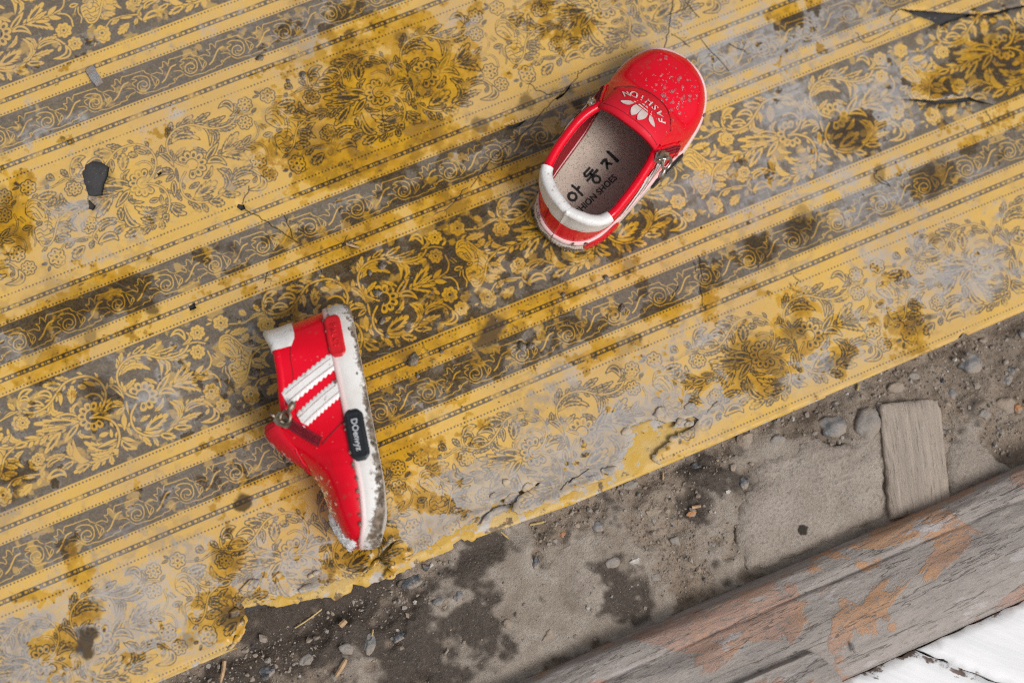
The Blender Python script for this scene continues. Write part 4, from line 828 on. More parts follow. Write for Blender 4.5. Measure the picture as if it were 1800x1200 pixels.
def board_material():
    s = M('chipped_white_paint')
    v = s.scaled((18, 18, 18), (0, 0, math.radians(45)))
    grain = s.noise(1, 6, .6, s.turned(45, (14, 150, 60)))
    edge = s.attr('edge')
    chip = s.math('ADD', s.math('MULTIPLY', edge, .15), s.math('ADD', s.math('MULTIPLY', s.noise(60, 5, .65), .55), s.math('MULTIPLY', grain, .45)))
    f = s.rng(chip, .66, .70)
    c = s.mix(s.rng(grain, .35, .65), (0.86, 0.86, 0.87), (0.78, 0.785, 0.80))
    c = s.mix(f, c, s.mix(s.rng(grain, .4, .6), (0.30, 0.22, 0.16), (0.17, 0.125, 0.10)))
    s.set('Base Color', c); s.set('Roughness', .5); s.bump(s.math('ADD', grain, s.math('MULTIPLY', f, -.5)), .4, .0012)
    return s.m
MAT_BOARD = board_material()
deck = tag(empty('white_boards'), 'white painted wooden boards with chipped edges beyond the threshold beam', 'boards')
def board(pts, z, seed):
    O = rough_line(list(pts) + [pts[0]], .35, 4.0, seed)[:-1]
    def zf(x, y):
        d = seg_dist(O, x, y, True); return z - 1.2 * np.exp(-d / 1.3) + wavy(x, y, 50, .25, seed)
    o = sheet('plank', O, [], 5.0, zf, 16, MAT_BOARD, deck, uv=False)
    co = np.empty(len(o.data.vertices) * 3, np.float32); o.data.vertices.foreach_get('co', co); co = co.reshape(-1, 3) * 1000
    d = seg_dist(O, co[:, 0], co[:, 1], True)
    e = np.exp(-d / 5.0) * np.where(co[:, 1] > -530, 1.0, .5)
    at = o.data.attributes.new('edge', 'FLOAT', 'POINT'); at.data.foreach_set('value', e.astype(np.float32))
    return o
board([(281.9, -487.5), (640, -491), (640, -640), (620, -845), (640, -845)][:3] + [(434.9, -640)], 20, 51)
board([(216, -486.5), (280.8, -487.5), (434, -640), (300, -640), (206, -546)], 19.4, 52)

# ------------------------------------------------------------------ shoes
def red_material(name, a, b, rough, dirt=.5, coat=0.0):
    s = M(name)
    n = s.noise(26, 4); c = s.mix(s.rng(n, .35, .65), a, b)
    d = s.math('MULTIPLY', s.rng(s.noise(190, 6, .7), .57, .66), s.rng(s.noise(30, 3), .50, .66))
    c = s.mix(s.math('MULTIPLY', d, dirt), c, (0.16, 0.085, 0.05))
    c = s.mix(s.math('MULTIPLY', s.rng(s.noise(420, 3), .68, .74), .55), c, (0.55, 0.36, 0.30))
    s.set('Base Color', c)
    s.set('Roughness', s.math('ADD', s.rng(s.noise(60, 4), .3, .7, rough * .8, rough * 1.5), s.math('MULTIPLY', d, .3)))
    s.set('Specular IOR Level', .2); s.set('Coat Weight', coat); s.set('Coat Roughness', .06)
    h = s.math('ADD', s.math('MULTIPLY', s.voro(900, feature='SMOOTH_F1'), .16), s.math('MULTIPLY', s.noise(150, 4), .5))
    s.bump(h, .38, .0009)
    return s.m

def sole_material():
    s = M('muddy_white_rubber')
    low = s.attr('mud')
    n = s.math('ADD', s.math('MULTIPLY', s.noise(95, 7, .72), .55), s.math('MULTIPLY', s.noise(330, 5, .7), .45))
    f = s.rng(s.math('ADD', n, s.math('MULTIPLY', low, .26)), .64, .71)
    c = s.mix(s.rng(s.noise(40, 3), .4, .65), (0.84, 0.82, 0.79), (0.74, 0.69, 0.65))
    c = s.mix(s.math('MULTIPLY', s.attr('pink'), .55), c, (0.86, 0.42, 0.42))
    c = s.mix(f, c, s.mix(s.rng(s.noise(260, 4), .4, .6), (0.13, 0.095, 0.065), (0.30, 0.235, 0.18)))
    s.set('Base Color', c); s.set('Roughness', s.math('ADD', .42, s.math('MULTIPLY', f, .4)))
    s.bump(s.math('ADD', s.math('MULTIPLY', f, .8), s.math('MULTIPLY', n, .4)), .5, .0009)
    return s.m

def white_leather():
    s = M('white_leather')
    c = s.mix(s.rng(s.noise(60, 4), .4, .65), (0.86, 0.845, 0.83), (0.76, 0.74, 0.72))
    c = s.mix(s.math('MULTIPLY', s.rng(s.noise(260, 5), .62, .70), .6), c, (0.32, 0.25, 0.19))
    s.set('Base Color', c); s.set('Roughness', .34); s.bump(s.math('ADD', s.noise(300, 4), s.voro(900, feature='SMOOTH_F1')), .22, .0006)
    return s.m

def insole_material():
    s = M('pigskin_insole')
    pit = s.rng(s.math('ADD', s.voro(1100), s.math('MULTIPLY', s.noise(500, 3), .5)), .30, .62, 0.0, 1.0)
    c = s.mix(s.rng(s.noise(35, 4), .35, .65), (0.66, 0.565, 0.475), (0.57, 0.485, 0.41))
    c = s.mix(s.math('MULTIPLY', s.math('SUBTRACT', 1.0, pit), .6), c, (0.22, 0.18, 0.15))
    s.set('Base Color', c); s.set('Roughness', .8); s.bump(pit, .6, .0006)
    return s.m

def lining_material():
    s = M('ribbed_red_lining')
    w = s.node('ShaderNodeTexWave', {'Vector': s.obj(), 'Scale': 240.0, 'Distortion': .3}, bands_direction='X')
    s.set('Base Color', s.mix(w, (0.22, 0.004, 0.010), (0.40, 0.008, 0.018))); s.set('Roughness', .75); s.bump(w, .4, .0006)
    return s.m

MT = dict(red=red_material('red_patent_leather', (0.84, 0.002, 0.022), (0.74, 0.001, 0.015), .24, .5, .3),
          tongue=red_material('red_matte_leather', (0.80, 0.018, 0.040), (0.68, 0.010, 0.026), .40, .7),
          sole=sole_material(), white=white_leather(), insole=insole_material(), lining=lining_material(),
          zip=plain('dark_red_zip_tape', (0.28, 0.005, 0.020), .6, .3, 200, .4),
          metal=plain('worn_zip_metal', (0.62, 0.58, 0.52), .28, .35, 300, .3, 1.0),
          brass=plain('tarnished_zip_metal', (0.48, 0.40, 0.30), .42, .45, 260, .4, 1.0),
          badge=plain('black_rubber', (0.016, 0.019, 0.024), .38, .3, 120, .2),
          redbadge=plain('red_rubber', (0.72, 0.010, 0.020), .34, .15, 120, .15),
          printw=plain('white_print', (0.80, 0.66, 0.62), .5, .14, 260, .1),
          printl=plain('pale_lettering', (0.62, 0.64, 0.68), .5, .2, 300, .1),
          printk=plain('black_print', (0.012, 0.011, 0.012), .6, .2, 300, .1),
          thread=plain('dark_red_thread', (0.25, 0.006, 0.012), .7, .2, 300, .1),
          mud=stone_material('dried_mud', (0.10, 0.075, 0.05), (0.19, 0.15, 0.11), .9, 200, (0.06, 0.045, 0.03), .6))

def snow_material():
    s = M('wet_snow'); s.set('Base Color', (0.97, 0.96, 0.97)); s.set('Roughness', .85); s.set('Specular IOR Level', .15); s.set('Subsurface Weight', .25); s.set('Subsurface Radius', (.002, .0015, .0015)); s.set('Subsurface Scale', 1.0)
    pass
    s.bump(s.noise(900, 4), .6, .001)
    return s.m
MT['snow'] = snow_material()
wm = M('water'); wm.set('Base Color', (0.98, 0.95, 0.96)); wm.set('Roughness', .06); wm.set('IOR', 1.33); wm.set('Transmission Weight', .9)
MT['water'] = wm.m

LEN = 131.0
def tab(xs, ys):
    xs = np.array(xs, float); ys = np.array(ys, float)
    d = np.diff(ys) / np.diff(xs); m = np.zeros(len(xs)); m[0], m[-1] = d[0], d[-1]
    for i in range(1, len(xs) - 1): m[i] = 0 if d[i - 1] * d[i] <= 0 else 2 * d[i - 1] * d[i] / (d[i - 1] + d[i])
    def f(x):
        x = min(max(x, xs[0]), xs[-1]); i = min(int(np.searchsorted(xs, x, 'right')) - 1, len(xs) - 2); h = xs[i + 1] - xs[i]; t = (x - xs[i]) / h
        return float((2 * t**3 - 3 * t**2 + 1) * ys[i] + (t**3 - 2 * t**2 + t) * h * m[i] + (-2 * t**3 + 3 * t**2) * ys[i + 1] + (t**3 - t**2) * h * m[i + 1])
    return f
HW = tab([0, 1, 3, 6, 11, 20, 35, 55, 75, 92, 105, 115, 122, 127, 129.5, 130.6, 131], [0, 6.2, 11, 15, 18.8, 22, 23.6, 24.6, 27, 28.8, 28.2, 25.6, 21.5, 15.8, 10.4, 5.6, 0])
YC = tab([0, 40, 70, 100, 131], [0, 0, .5, 2.2, 4.5])
ZC = tab([0, 34, 50, 62, 66, 69, 75, 82, 90, 98, 108, 116, 122, 127, 130, 131], [80, 74, 66, 57, 55.2, 53, 48, 41.5, 36.2, 32.4, 29.5, 27, 24, 19.5, 15.5, 13.2])
ZT = tab([0, 20, 60, 98, 117, 131], [16.0, 15.2, 14.4, 13.8, 15.4, 20.0])       # top of the rubber side wall
ZB = tab([0, 8, 92, 114, 131], [.8, 0, 0, 2.0, 8.0])                            # underside
ZCOL = tab([0, 6, 14, 30, 50, 62], [46.5, 45, 42.8, 43.0, 44.6, 46.0])
PW = tab([0, 44, 62, 84, 131], [3.0, 3.0, 2.55, 2.25, 2.4])
FL_LAT = tab([0, 4, 15, 50, 66, 90, 110, 124, 129, 131], [0, 1.6, 2.0, .2, -1.0, 2.6, 3.6, 2.6, 1.2, 0])
FL_MED = tab([0, 4, 15, 50, 66, 90, 110, 124, 129, 131], [0, 3.0, 6.2, 7.6, 6.2, 4.8, 3.8, 2.6, 1.2, 0])
XT = 62.0
def set_instep(s):
    """slide the mouth of the shoe s mm towards the toe (the two shoes are squashed differently)"""
    global XT, ZC, ZCOL, PW, HW
    HW = tab([0, 1, 3, 6, 11, 20, 35, 55, 75, 92, 105, 115, 122, 127, 129.5, 130.6, 131], [0, 6.2, 11, 15, 18.8, 22, 23.6, 24.6, 27, 28.8, 28.2] + ([25.6, 21.5, 15.8, 10.4, 5.6, 0] if s else [26.6, 23.8, 19.0, 13.8, 8.0, 0]))
    XT = 62.0 + s; k = s
    ZC = tab([0, 34 + k * .6, 50 + k, 62 + k, 66 + k, 69 + k, 75 + k, 82 + k * .9, 90 + k * .7, 98 + k * .5, 108 + k * .2, 116, 122, 127, 130, 131], [80, 74, 66, 57, 55.2, 53, 48, 41.5, 36.2, *( (34.5, 32.4, 30.4, 28.4, 25.4, 22.6, 20.6) if s else (33.2, 31.4, 29.8, 28, 25.2, 22.4, 20.6))])
    ZCOL = tab([0, 6, 14, 30, 50 + k, 62 + k], [46.5, 45, 42.8, 43.0, 44.6, 46.0])
    PW = tab([0, 44 + k, 62 + k, 84 + k, 131], [3.0, 3.0, 2.55, 2.25, 2.4])
def phi_c(x):
    z0 = ZT(x) - 3; r = (ZCOL(x) - z0) / max(ZC(x) - z0, 1)
    return math.asin(min(max(r, 0), 1) ** (PW(x) / 2))

def S0(x, ph, sd):
    w = max(HW(x) - 1.2, 0); z0 = ZT(x) - 3; p = PW(x)
    c = max(math.cos(ph), 0) ** (2 / p); s = max(math.sin(ph), 0) ** (2 / p)
    z = z0 + (ZC(x) - z0) * s
    y = YC(x) + sd * (w * c + (FL_LAT if sd < 0 else FL_MED)(x) * max(0, min((z - z0) / 22, 1.15)) ** .7 * c)
    xx = x + max(0, 1 - x / 40) * .20 * (z - z0)
    k = .45 * mnoise.noise(Vector((xx * .045, y * .045, z * .045 + 3))) + .22 * mnoise.noise(Vector((xx * .13, y * .1, z * .1 + 8)))
    k += .55 * math.exp(-((x - 84) / 5) ** 2) * math.sin(x * 1.2 + y * .12)          # walking creases
    return Vector((xx + (k if x > 125 else 0), y + sd * k * c, z + k * s))
def S(x, ph, sd, off=0.0):
    p = S0(x, ph, sd)
    if off == 0: return p
    e = .35
    a = S0(min(x + e, LEN - .02), ph, sd) - S0(max(x - e, .02), ph, sd)
    b = S0(x, min(ph + .02, math.pi / 2), sd) - S0(x, max(ph - .02, .001), sd)
    n = a.cross(b)
    if n.length < 1e-9: return p
    n.normalize()
    c = Vector((min(max(x, 25), 100), YC(x), 18))
    if n.dot(p - c) < 0: n = -n
    return p + n * off
def at_h(x, z, sd, off=0.0):
    """point of the upper at station x and height z"""
    z0 = ZT(x) - 3; r = (z - z0) / (ZC(x) - z0)
    return S(x, math.asin(min(max(r, .0001), 1) ** (PW(x) / 2)), sd, off)
def top_at(x, y, off=0.0):
    sd = 1 if y >= YC(x) else -1; w = HW(x) - 1.2 + (FL_LAT if sd < 0 else FL_MED)(x)
    r = min(abs(y - YC(x)) / w, 1)
    return S(x, math.acos(r ** (PW(x) / 2)), sd, off)
def wall_at(x, z, sd, off=0.0):
    """point on the rubber side wall"""
    e = .3; w = HW(x); t = Vector((2 * e, sd * (HW(min(x + e, LEN)) - HW(max(x - e, 0))) + YC(min(x + e, LEN)) - YC(max(x - e, 0)), 0)).normalized()
    n = Vector((t.y, -t.x, 0)) * (1 if sd < 0 else -1)
    bul = .7 + .5 * math.sin(math.pi * min(max((z - ZB(x)) / (ZT(x) - ZB(x)), 0), 1))
    return Vector((x, YC(x) + sd * w, z)) + n * (bul + off)

def text_mesh(txt, size, bold=0.0):
    cu = bpy.data.curves.new('lettering', 'FONT'); cu.body = txt; cu.size = size; cu.align_x = 'CENTER'; cu.align_y = 'CENTER'; cu.offset = bold; cu.resolution_u = 3
    o = bpy.data.objects.new('lettering', cu); COL.objects.link(o)
    me = bpy.data.meshes.new_from_object(o.evaluated_get(bpy.context.evaluated_depsgraph_get()))
    bpy.data.objects.remove(o); bpy.data.curves.remove(cu)
    v = [(p.co.x, p.co.y) for p in me.vertices]; f = [tuple(p.vertices) for p in me.polygons]
    bpy.data.meshes.remove(me)
    return v, f

def ribbon(path, width, taper=None):
    """flat brush stroke as quads in 2D"""
    P = spline(path, 6); v, f = [], []
    for i, p in enumerate(P):
        d = P[min(i + 1, len(P) - 1)] - P[max(i - 1, 0)]; d = d / max(np.hypot(*d), 1e-6); n = np.array([-d[1], d[0]])
        w = width * (taper[0] + (taper[1] - taper[0]) * i / (len(P) - 1) if taper else 1) / 2
        v += [tuple(p + n * w), tuple(p - n * w)]
        if i: f.append((2 * i - 2, 2 * i - 1, 2 * i + 1, 2 * i))
    return v, f

def make_shoe(name, label, lat, seed, extra_mud):
    """lat: -1 for a right shoe (outer side at -y), +1 for a left shoe"""
    set_instep(8.5 if lat < 0 else 0.0); K = XT - 62.0
    root = tag(empty(name), label, 'shoe')
    my = (lambda p: p) if lat < 0 else (lambda p: (p[0], -p[1], p[2]))
    def add(g, nm, mat, parent=root, smooth=True, merge=0.0): return g.build(nm, mat, parent, smooth, merge, my)
    NS = 84
    st = [LEN / 2 * (1 - math.cos(math.pi * i / NS)) for i in range(NS + 1)]
    k = min(range(NS + 1), key=lambda i: abs(st[i] - XT)); st[k] = XT
    rear, front = st[:k + 1], st[k:]
    J, J2 = 16, 18
    # upper: quarters and vamp in one skin
    g = Geo(); gi = Geo()
    for sd in (1, -1):
        for G, off in ((g, 0), (gi, -1.9)):
            G.grid([[S(x, phi_c(x) * j / J, sd, off) for j in range(J + 1)] for x in rear])
            pc = phi_c(XT)
            phs = [pc * j / J for j in range(J + 1)] + [pc + (math.pi / 2 - pc) * j / J2 for j in range(1, J2 + 1)]
            G.grid([[S(x, ph, sd, off if x < 120 else off * .5) for ph in phs] for x in front])
    upper = add(g, 'upper', MT['red'], merge=2e-5)
    add(gi, 'lining', MT['lining'], merge=2e-5)
    # padded collar
    def collar(sd, x, off=0): return S(x, phi_c(x), sd, off)
    ring = [collar(1, x, -2.2 * min(1, x / 4 + .5)) for x in rear[::-1]] + [collar(-1, x, -2.2 * min(1, x / 4 + .5)) for x in rear[1:]]
    g = Geo(); g.tube(ring, 2.7, 12); add(g, 'collar', MT['red'])
    # white heel tab: wraps over the collar at the back
    hx = 18.0
    rr = [x for x in rear if x <= hx]
    g = Geo(); cols = []
    for sd, xs_ in ((1, rr[::-1]), (-1, rr[1:])):
        for x in xs_:
            t = x / hx; depth = 13.0 * (1 - .42 * t ** 2) + 1.2 * (1 if x < 2 else 0)
            zt = ZCOL(x); col = []
            for q in range(7): col.append(at_h(x, zt - depth * (1 - q / 6), sd, (.25, .75, .8, .85, .95, 1.2, 1.5)[q]))
            base = collar(sd, x, -2.0 * min(1, x / 4 + .5)); o = (collar(sd, x, 1) - collar(sd, x, 0)).normalized()
            for q in range(1, 8):
                a = math.pi * q / 7; col.append(base + o * (3.6 * math.cos(a)) + Vector((0, 0, 3.5 * math.sin(a))))
            col.append(base - o * 3.5 + Vector((0, 0, -3.0)))
            cols.append(col)
    g.grid(cols); tabo = add(g, 'heel_tab', MT['white'], merge=2e-5)
    tabo['label'] = 'white leather heel tab folded over the collar'
    # stitched seam below the collar
    g = Geo()
    for sd in (1, -1): g.tube([at_h(x, ZCOL(x) - 6.5 - (4 if x < 24 else 0) * (1 - x / 24), sd, .12) for x in rear if x > 2], .22, 5)
    g.tube([S(2.2, phi_c(2.2) * t / 8, 1, .3) for t in range(1, 7)], .3, 5)
    add(g, 'stitching', MT['thread'])
    # tongue flap over the instep
    g = Geo(); A, Bn = 30, 14
    def tongue_pt(a, b, off):
        y = a * (16.5 if a < 0 else 22.0); arc = 87 + K * .9 - 13.5 * abs(a) ** 2.6
        x = 57.0 + K + (arc - 57.0 - K) * b
        if x < XT:
            p = top_at(XT, y + YC(XT), off); d = XT - x
            return Vector((p.x - d, p.y, p.z + .10 * d - .004 * d * d))
        return top_at(x, y + YC(x), off)
    rows = []
    for i in range(A + 1):
        a = -1 + 2 * i / A
        up = [tongue_pt(a, j / Bn, 1.25 if 0 < j < Bn and 0 < i < A else .55) for j in range(Bn + 1)]
        dn = [tongue_pt(a, j / Bn, -1.6) for j in range(Bn, -1, -1)]
        rows.append(up + dn)
    g.grid(rows, close_u=True); g.ngon(rows[0]); g.ngon(rows[-1][::-1])
    tongue = add(g, 'tongue', MT['tongue'])
    g = Geo()
    g.tube([tongue_pt(-.93 + 1.86 * i / 30, .10, 1.3) for i in range(31)], .2, 5)
    g.tube([tongue_pt(-.99 + 1.98 * i / 30, .985, .9) for i in range(31)], .3, 5)
    add(g, 'stitching', MT['thread'], tongue)
    # printed emblem and lettering on the tongue (upright when seen from the toe)
    def tmap(pts, cx, off=1.85):
        return [top_at(cx - v * 1.25 + .5, YC(60) + 3.0 + u * 1.3, off) for (u, v) in pts]       # u: to the wearer's right, v: towards the heel
    def lettering(verts, faces, nm, mp, mat, parent):
        gg = Geo(); gg.v = [tuple(p) for p in mp(verts)]; gg.f = [tuple(f[::-1]) for f in faces]
        return add(gg, nm, mat, parent, smooth=False)
    gg = Geo()
    def petal(poly, cuts):
        """leaf polygon minus thin stripes across it, as strips between stripes"""
        P = np.array(poly, float); n = 40; ymin, ymax = P[:, 1].min(), P[:, 1].max()
        ys_ = np.linspace(ymin + 1e-3, ymax - 1e-3, n); prev = None
        for y in ys_:
            xs_ = []
            for i in range(len(P)):
                (x1, y1), (x2, y2) = P[i], P[(i + 1) % len(P)]
                if (y1 > y) != (y2 > y): xs_.append(x1 + (y - y1) * (x2 - x1) / (y2 - y1))
            if len(xs_) < 2 or any(c0 < y < c1 for c0, c1 in cuts): prev = None; continue
            cur = (min(xs_), max(xs_), y)
            if prev is not None:
                q = tmap([(prev[0], prev[2]), (prev[1], prev[2]), (cur[1], cur[2]), (cur[0], cur[2])], 66.5 + K)
                gg.ngon(q)
            prev = cur
    cuts = [(-1.7, -1.2), (-3.2, -2.7)]
    petal(spline([(-.4, -4.4), (-2.6, -2.0), (-3.6, 1.0), (-2.9, 3.6), (-1.6, 5.4), (-.5, 3.4), (-.1, 1.0)], 6, True), cuts)
    petal(spline([(.4, -4.4), (2.6, -2.0), (3.6, 1.0), (2.9, 3.6), (1.6, 5.4), (.5, 3.4), (.1, 1.0)], 6, True), cuts)
    petal(spline([(-3.6, -4.0), (-4.4, -2.4), (-6.2, -.6), (-8.6, 1.6), (-7.2, 2.2), (-5.2, 1.4), (-4.2, -.4)], 6, True), cuts)
    petal(spline([(3.6, -4.0), (4.4, -2.4), (6.2, -.6), (8.6, 1.6), (7.2, 2.2), (5.2, 1.4), (4.2, -.4)], 6, True), cuts)
    add(gg, 'emblem', MT['printw'], tongue, smooth=False)
    gg = Geo()
    for i, ch in enumerate('FASHION'):
        v, f = text_mesh(ch, 4.3, .10); t = (i - 3) / 3; a = t * .86
        R = 12.2; ox, oy = R * math.sin(a), -(R * math.cos(a)) + 4.2
        vv = [(ox + x * math.cos(a) - y * math.sin(a), oy + x * math.sin(a) + y * math.cos(a)) for x, y in v]
        b = len(gg.v); gg.v += [tuple(p) for p in tmap(vv, 66.5 + K)]; gg.f += [tuple(b + q for q in ff) for ff in f]
    add(gg, 'lettering', MT['printw'], tongue, smooth=False)
    if lat > 0:
        for o in list(tongue.children):                       # keep the writing readable on the mirrored shoe
            if o.name.split('.')[0] in ('lettering', 'emblem'):
                for vert in o.data.vertices: vert.co.y = 2 * (-(YC(60) + 3.0) / 1000) - vert.co.y
    # zips on both sides of the tongue
    for sd in (1, -1):
        z = Geo(); line = []
        for i in range(19):
            t = i / 18; x = 58.0 + K + 15.5 * t; hz = 44.5 - 15.5 * t ** 1.15
            line.append((x, hz))
        rows = [[at_h(x + dx, hz + dz, sd, .5) for dx, dz in ((-2.6, -1.6), (-1.2, -.7), (0, 0), (1.2, .7), (2.6, 1.6))] for x, hz in line]
        z.grid(rows)
        zo = add(z, 'zip', MT['zip'])
        tt = Geo()
        for x, hz in [(58.0 + K + 15.5 * q / 26, 44.5 - 15.5 * (q / 26) ** 1.15) for q in range(1, 27)]:
            for s2 in (-1, 1): tt.tube([at_h(x + s2 * .2, hz + s2 * .1, sd, .9), at_h(x + s2 * 1.5, hz + s2 * .9, sd, .8)], .26, 5)
        add(tt, 'zip_teeth', MT['zip'], zo)
        pip = Geo()
        for dx, dz in ((-3.1, -1.9), (3.1, 1.9)):
            pip.tube([at_h(x + dx, hz + dz, sd, .45) for x, hz in line], [.75] * len(line), 6)
        add(pip, 'piping', MT['red'], zo)
        # slider with its pull
        c = at_h(57.5 + K, 45.2, sd, 1.6); dirv = (at_h(68 + K, 36, sd, 1.2) - at_h(57.5 + K, 45.2, sd, 1.2)).normalized()
        nv = (at_h(59 + K, 43.5, sd, 3) - at_h(59 + K, 43.5, sd, 0)).normalized(); sv = dirv.cross(nv).normalized()
        big = sd == -1
        sl = Geo(); kk = 1.3 if big else .8
        def loc(u, v, w): return c + dirv * u * kk + sv * v * kk + nv * w * kk
        for w0, w1 in ((-.9, -.1), (1.0, 1.9)):
            top = [loc(u, v, w1) for u, v in ((-3.4, -2.3), (-1.2, -3.0), (3.2, -1.7), (3.6, 0), (3.2, 1.7), (-1.2, 3.0), (-3.4, 2.3))]
            bot = [loc(u, v, w0) for u, v in ((-3.4, -2.3), (-1.2, -3.0), (3.2, -1.7), (3.6, 0), (3.2, 1.7), (-1.2, 3.0), (-3.4, 2.3))]
            sl.grid([bot, top], close_u=True); sl.ngon(top); sl.ngon(bot[::-1])
        sl.tube([loc(-2.6, 0, .0), loc(-2.6, 0, 1.2)], 1.0 * kk, 8)
        sl.tube([loc(-2.4, 0, 1.8), loc(-1.6, 0, 3.0), loc(0, 0, 3.4), (loc(1.6, 0, 2.9)), loc(2.2, 0, 1.7)], .62 * kk, 8)
        slo = add(sl, 'zip_slider', MT['metal'] if lat < 0 else MT['brass'], zo, smooth=False)
        if big:
            pl = Geo()
            loopc = loc(.6, 1.0, 3.1)
            ringp = [loopc + dirv * (3.0 * math.cos(a)) + sv * (3.6 * math.sin(a) + 1.6) + nv * (.9 * math.cos(a) + .2) for a in np.linspace(0, 2 * math.pi, 18, endpoint=False)]
            pl.tube(ringp, .8, 8, closed=True)
            pl.tube([loc(.4, 4.6, 3.2), loc(.3, 6.4, 3.0), loc(.2, 7.6, 2.7), loc(.1, 9.6, 2.4)], [1.1, 1.5, 1.9, 1.5], 8)
            pl.tube([loc(-3.5, -.4, 2.3), loc(-6.2, -.6, 2.2)], .8, 8)
            add(pl, 'zip_pull', MT['metal'] if lat < 0 else MT['brass'], zo)
    # two white zigzag-edged stripes on each side
    for sd in (1, -1):
        for (xa, xb, ztop) in ((32 + K * .5, 47.5 + K, 43.0), (46.8 + K * .6, 60.3 + K, 37.0)):
            g = Geo(); n = 42; rows = []
            for i in range(n + 1):
                t = i / n; xm = xa + (xb - xa) * t ** 1.1; zz = ZT(xm) - 1 + (ztop - ZT(xm) + 1) * t
                zig = .55 * (1 if (i // 2) % 2 else -1) if i % 2 else 0
                row = []
                for q in range(9):
                    s_ = (q / 8 - .5) * 2; ex = zig * s_ if abs(s_) == 1 else 0
                    off = .28 if abs(s_) == 1 else .95
                    row.append(at_h(xm + s_ * 4.3 + ex, zz - s_ * 1.5, sd, off))
                rows.append(row)
            g.grid(rows)
            so = add(g, 'side_stripe', MT['white'])
            g = Geo()
            for s_ in (-.5, .5): g.tube([at_h(xa + (xb - xa) * (i / 24) ** 1.1 + s_ * 3.7, ZT(40) - 1 + (ztop - ZT(40) + 1) * i / 24 - s_ * 1.5, sd, 1.0) for i in range(1, 24)], .16, 4)
            add(g, 'stitching', MT['thread'], so)
    # seam of the toe cap side
    for sd in (1, -1):
        g = Geo(); g.tube([at_h(75 + K - 10 * (i / 14), 28.5 - 13.5 * (i / 14), sd, .25) for i in range(15)], .35, 5)
        add(g, 'side_seam', MT['thread'])
    # rubber sole wall and tread
    N = 360; prm = []
    for sd, seq in ((1, range(N)), (-1, range(N, 0, -1))):
        for i in seq: prm.append((LEN / 2 * (1 - math.cos(math.pi * i / N)), sd))
    levels = [(0, -2.2), (.02, -.9), (.10, -.15), (.22, .1), (.36, .15), (.55, .1), (.74, .05), (.80, -.25), (.84, .05), (.93, .05), (.985, -.35), (1, -1.3), (1, -3)]
    g = Geo(); rows = []; mud = []; pink = []
    for lv, (t, off) in enumerate(levels):
        row = []
        for i, (x, sd) in enumerate(prm):
            x = min(max(x, .03), LEN - .03)
            z = ZB(x) + (ZT(x) - ZB(x)) * t; o = off
            if x < 11 and .05 < t < .6: o += .13 * (1 if i % 4 < 2 else -1) + .15
            if x > 118 and .05 < t < .7: o += .12 * (1 if i % 4 < 2 else -1) + .1
            row.append(wall_at(x, z, sd, o))
            toe = max(0, (x - 70) / 61) if extra_mud else max(0, (22 - x) / 24)
            mud.append(min(1.0, max(0, 1 - t * (2.3 - 1.2 * toe)) * (1.0 + .3 * toe) * (1 if extra_mud or x < 30 or x > 100 else .6) + .25 * toe + (.62 if x < 26 and .77 < t < .9 else 0)))
            pink.append(smooth01(np.array(t), .70, .95).item())
        rows.append(row)
    g.grid(rows, close_u=True)
    g.ngon(rows[0][::-1])
    so = add(g, 'sole', MT['sole'])
    for nm, arr in (('mud', mud), ('pink', pink)):
        at = so.data.attributes.new(nm, 'FLOAT', 'POINT'); at.data.foreach_set('value', np.array(arr + [0] * (len(so.data.vertices) - len(arr)), np.float32))
    # rubber badges on the outer side wall
    def badge(nm, x0, x1, z0, z1, mat, th):
        g = Geo(); rows = []
        for i in range(21):
            a = -1 + 2 * i / 20; row = []
            for j in range(11):
                b = -1 + 2 * j / 10
                kx = 1 - .10 * max(0, abs(b) - .6) / .4 * 1; kz = 1 - .28 * max(0, abs(a) - .86) / .14
                x = (x0 + x1) / 2 + (x1 - x0) / 2 * a * kx; z = (z0 + z1) / 2 + (z1 - z0) / 2 * b * kz
                e = th if abs(a) < .99 and abs(b) < .99 else th * .1
                if .84 < abs(a) < .99 or .72 < abs(b) < .99: e += .35
                row.append(wall_at(x, z, -1, e))
            rows.append(row)
        g.grid(rows)
        return add(g, nm, mat, so)
    bd = badge('black_badge', 60, 88, 4.2, 14.6, MT['badge'], 1.0)
    rb = badge('red_badge', 7.5, 31, 6.8, 15.6, MT['redbadge'], .9)
    v, f = text_mesh('DOenvyz', 4.5, .08)
    gg = Geo(); gg.v = [tuple(wall_at(74 + x, 9.6 - y, -1, 1.22)) for x, y in v]; gg.f = list(f)
    if lat < 0: gg.v = [tuple(wall_at(74 - x, 9.6 - y, -1, 1.22)) for x, y in v]
    add(gg, 'lettering', MT['printl'], so, smooth=False)
    gg = Geo()
    for i, path in enumerate([[(0, 0), (0, 3.2), (1.2, 3.2), (1.4, 1.8), (.2, 1.6)], [(2.6, 0), (3.4, 3.0), (4.2, .2)], [(5.4, 3), (5.4, .2), (6.8, .2)], [(8, .2), (8, 3.1), (9.4, 3), (8, 1.6), (9.4, .2)], [(10.6, 3), (11.4, 1.4), (12.2, 3)], [(11.4, 1.4), (11.4, 0)]]):
        gg.tube([wall_at(13.2 + x, 12.8 - y, -1, 1.0) for x, y in path], .42, 6)
    add(gg, 'embossing', MT['redbadge'], so)
    # insole with its brush lettering
    g = Geo(); zi = lambda x: 7.5 + 1.5 * max(0, (35 - x) / 35)
    xs_ = [2.5 + 108 * i / 60 for i in range(61)]
    g.grid([[(x, YC(x) + (HW(x) - 2.6) * (q / 10 - 1), zi(x) + .9 * (abs(q / 10 - 1)) ** 3) for q in range(21)] for x in xs_])
    ins = add(g, 'insole', MT['insole'])
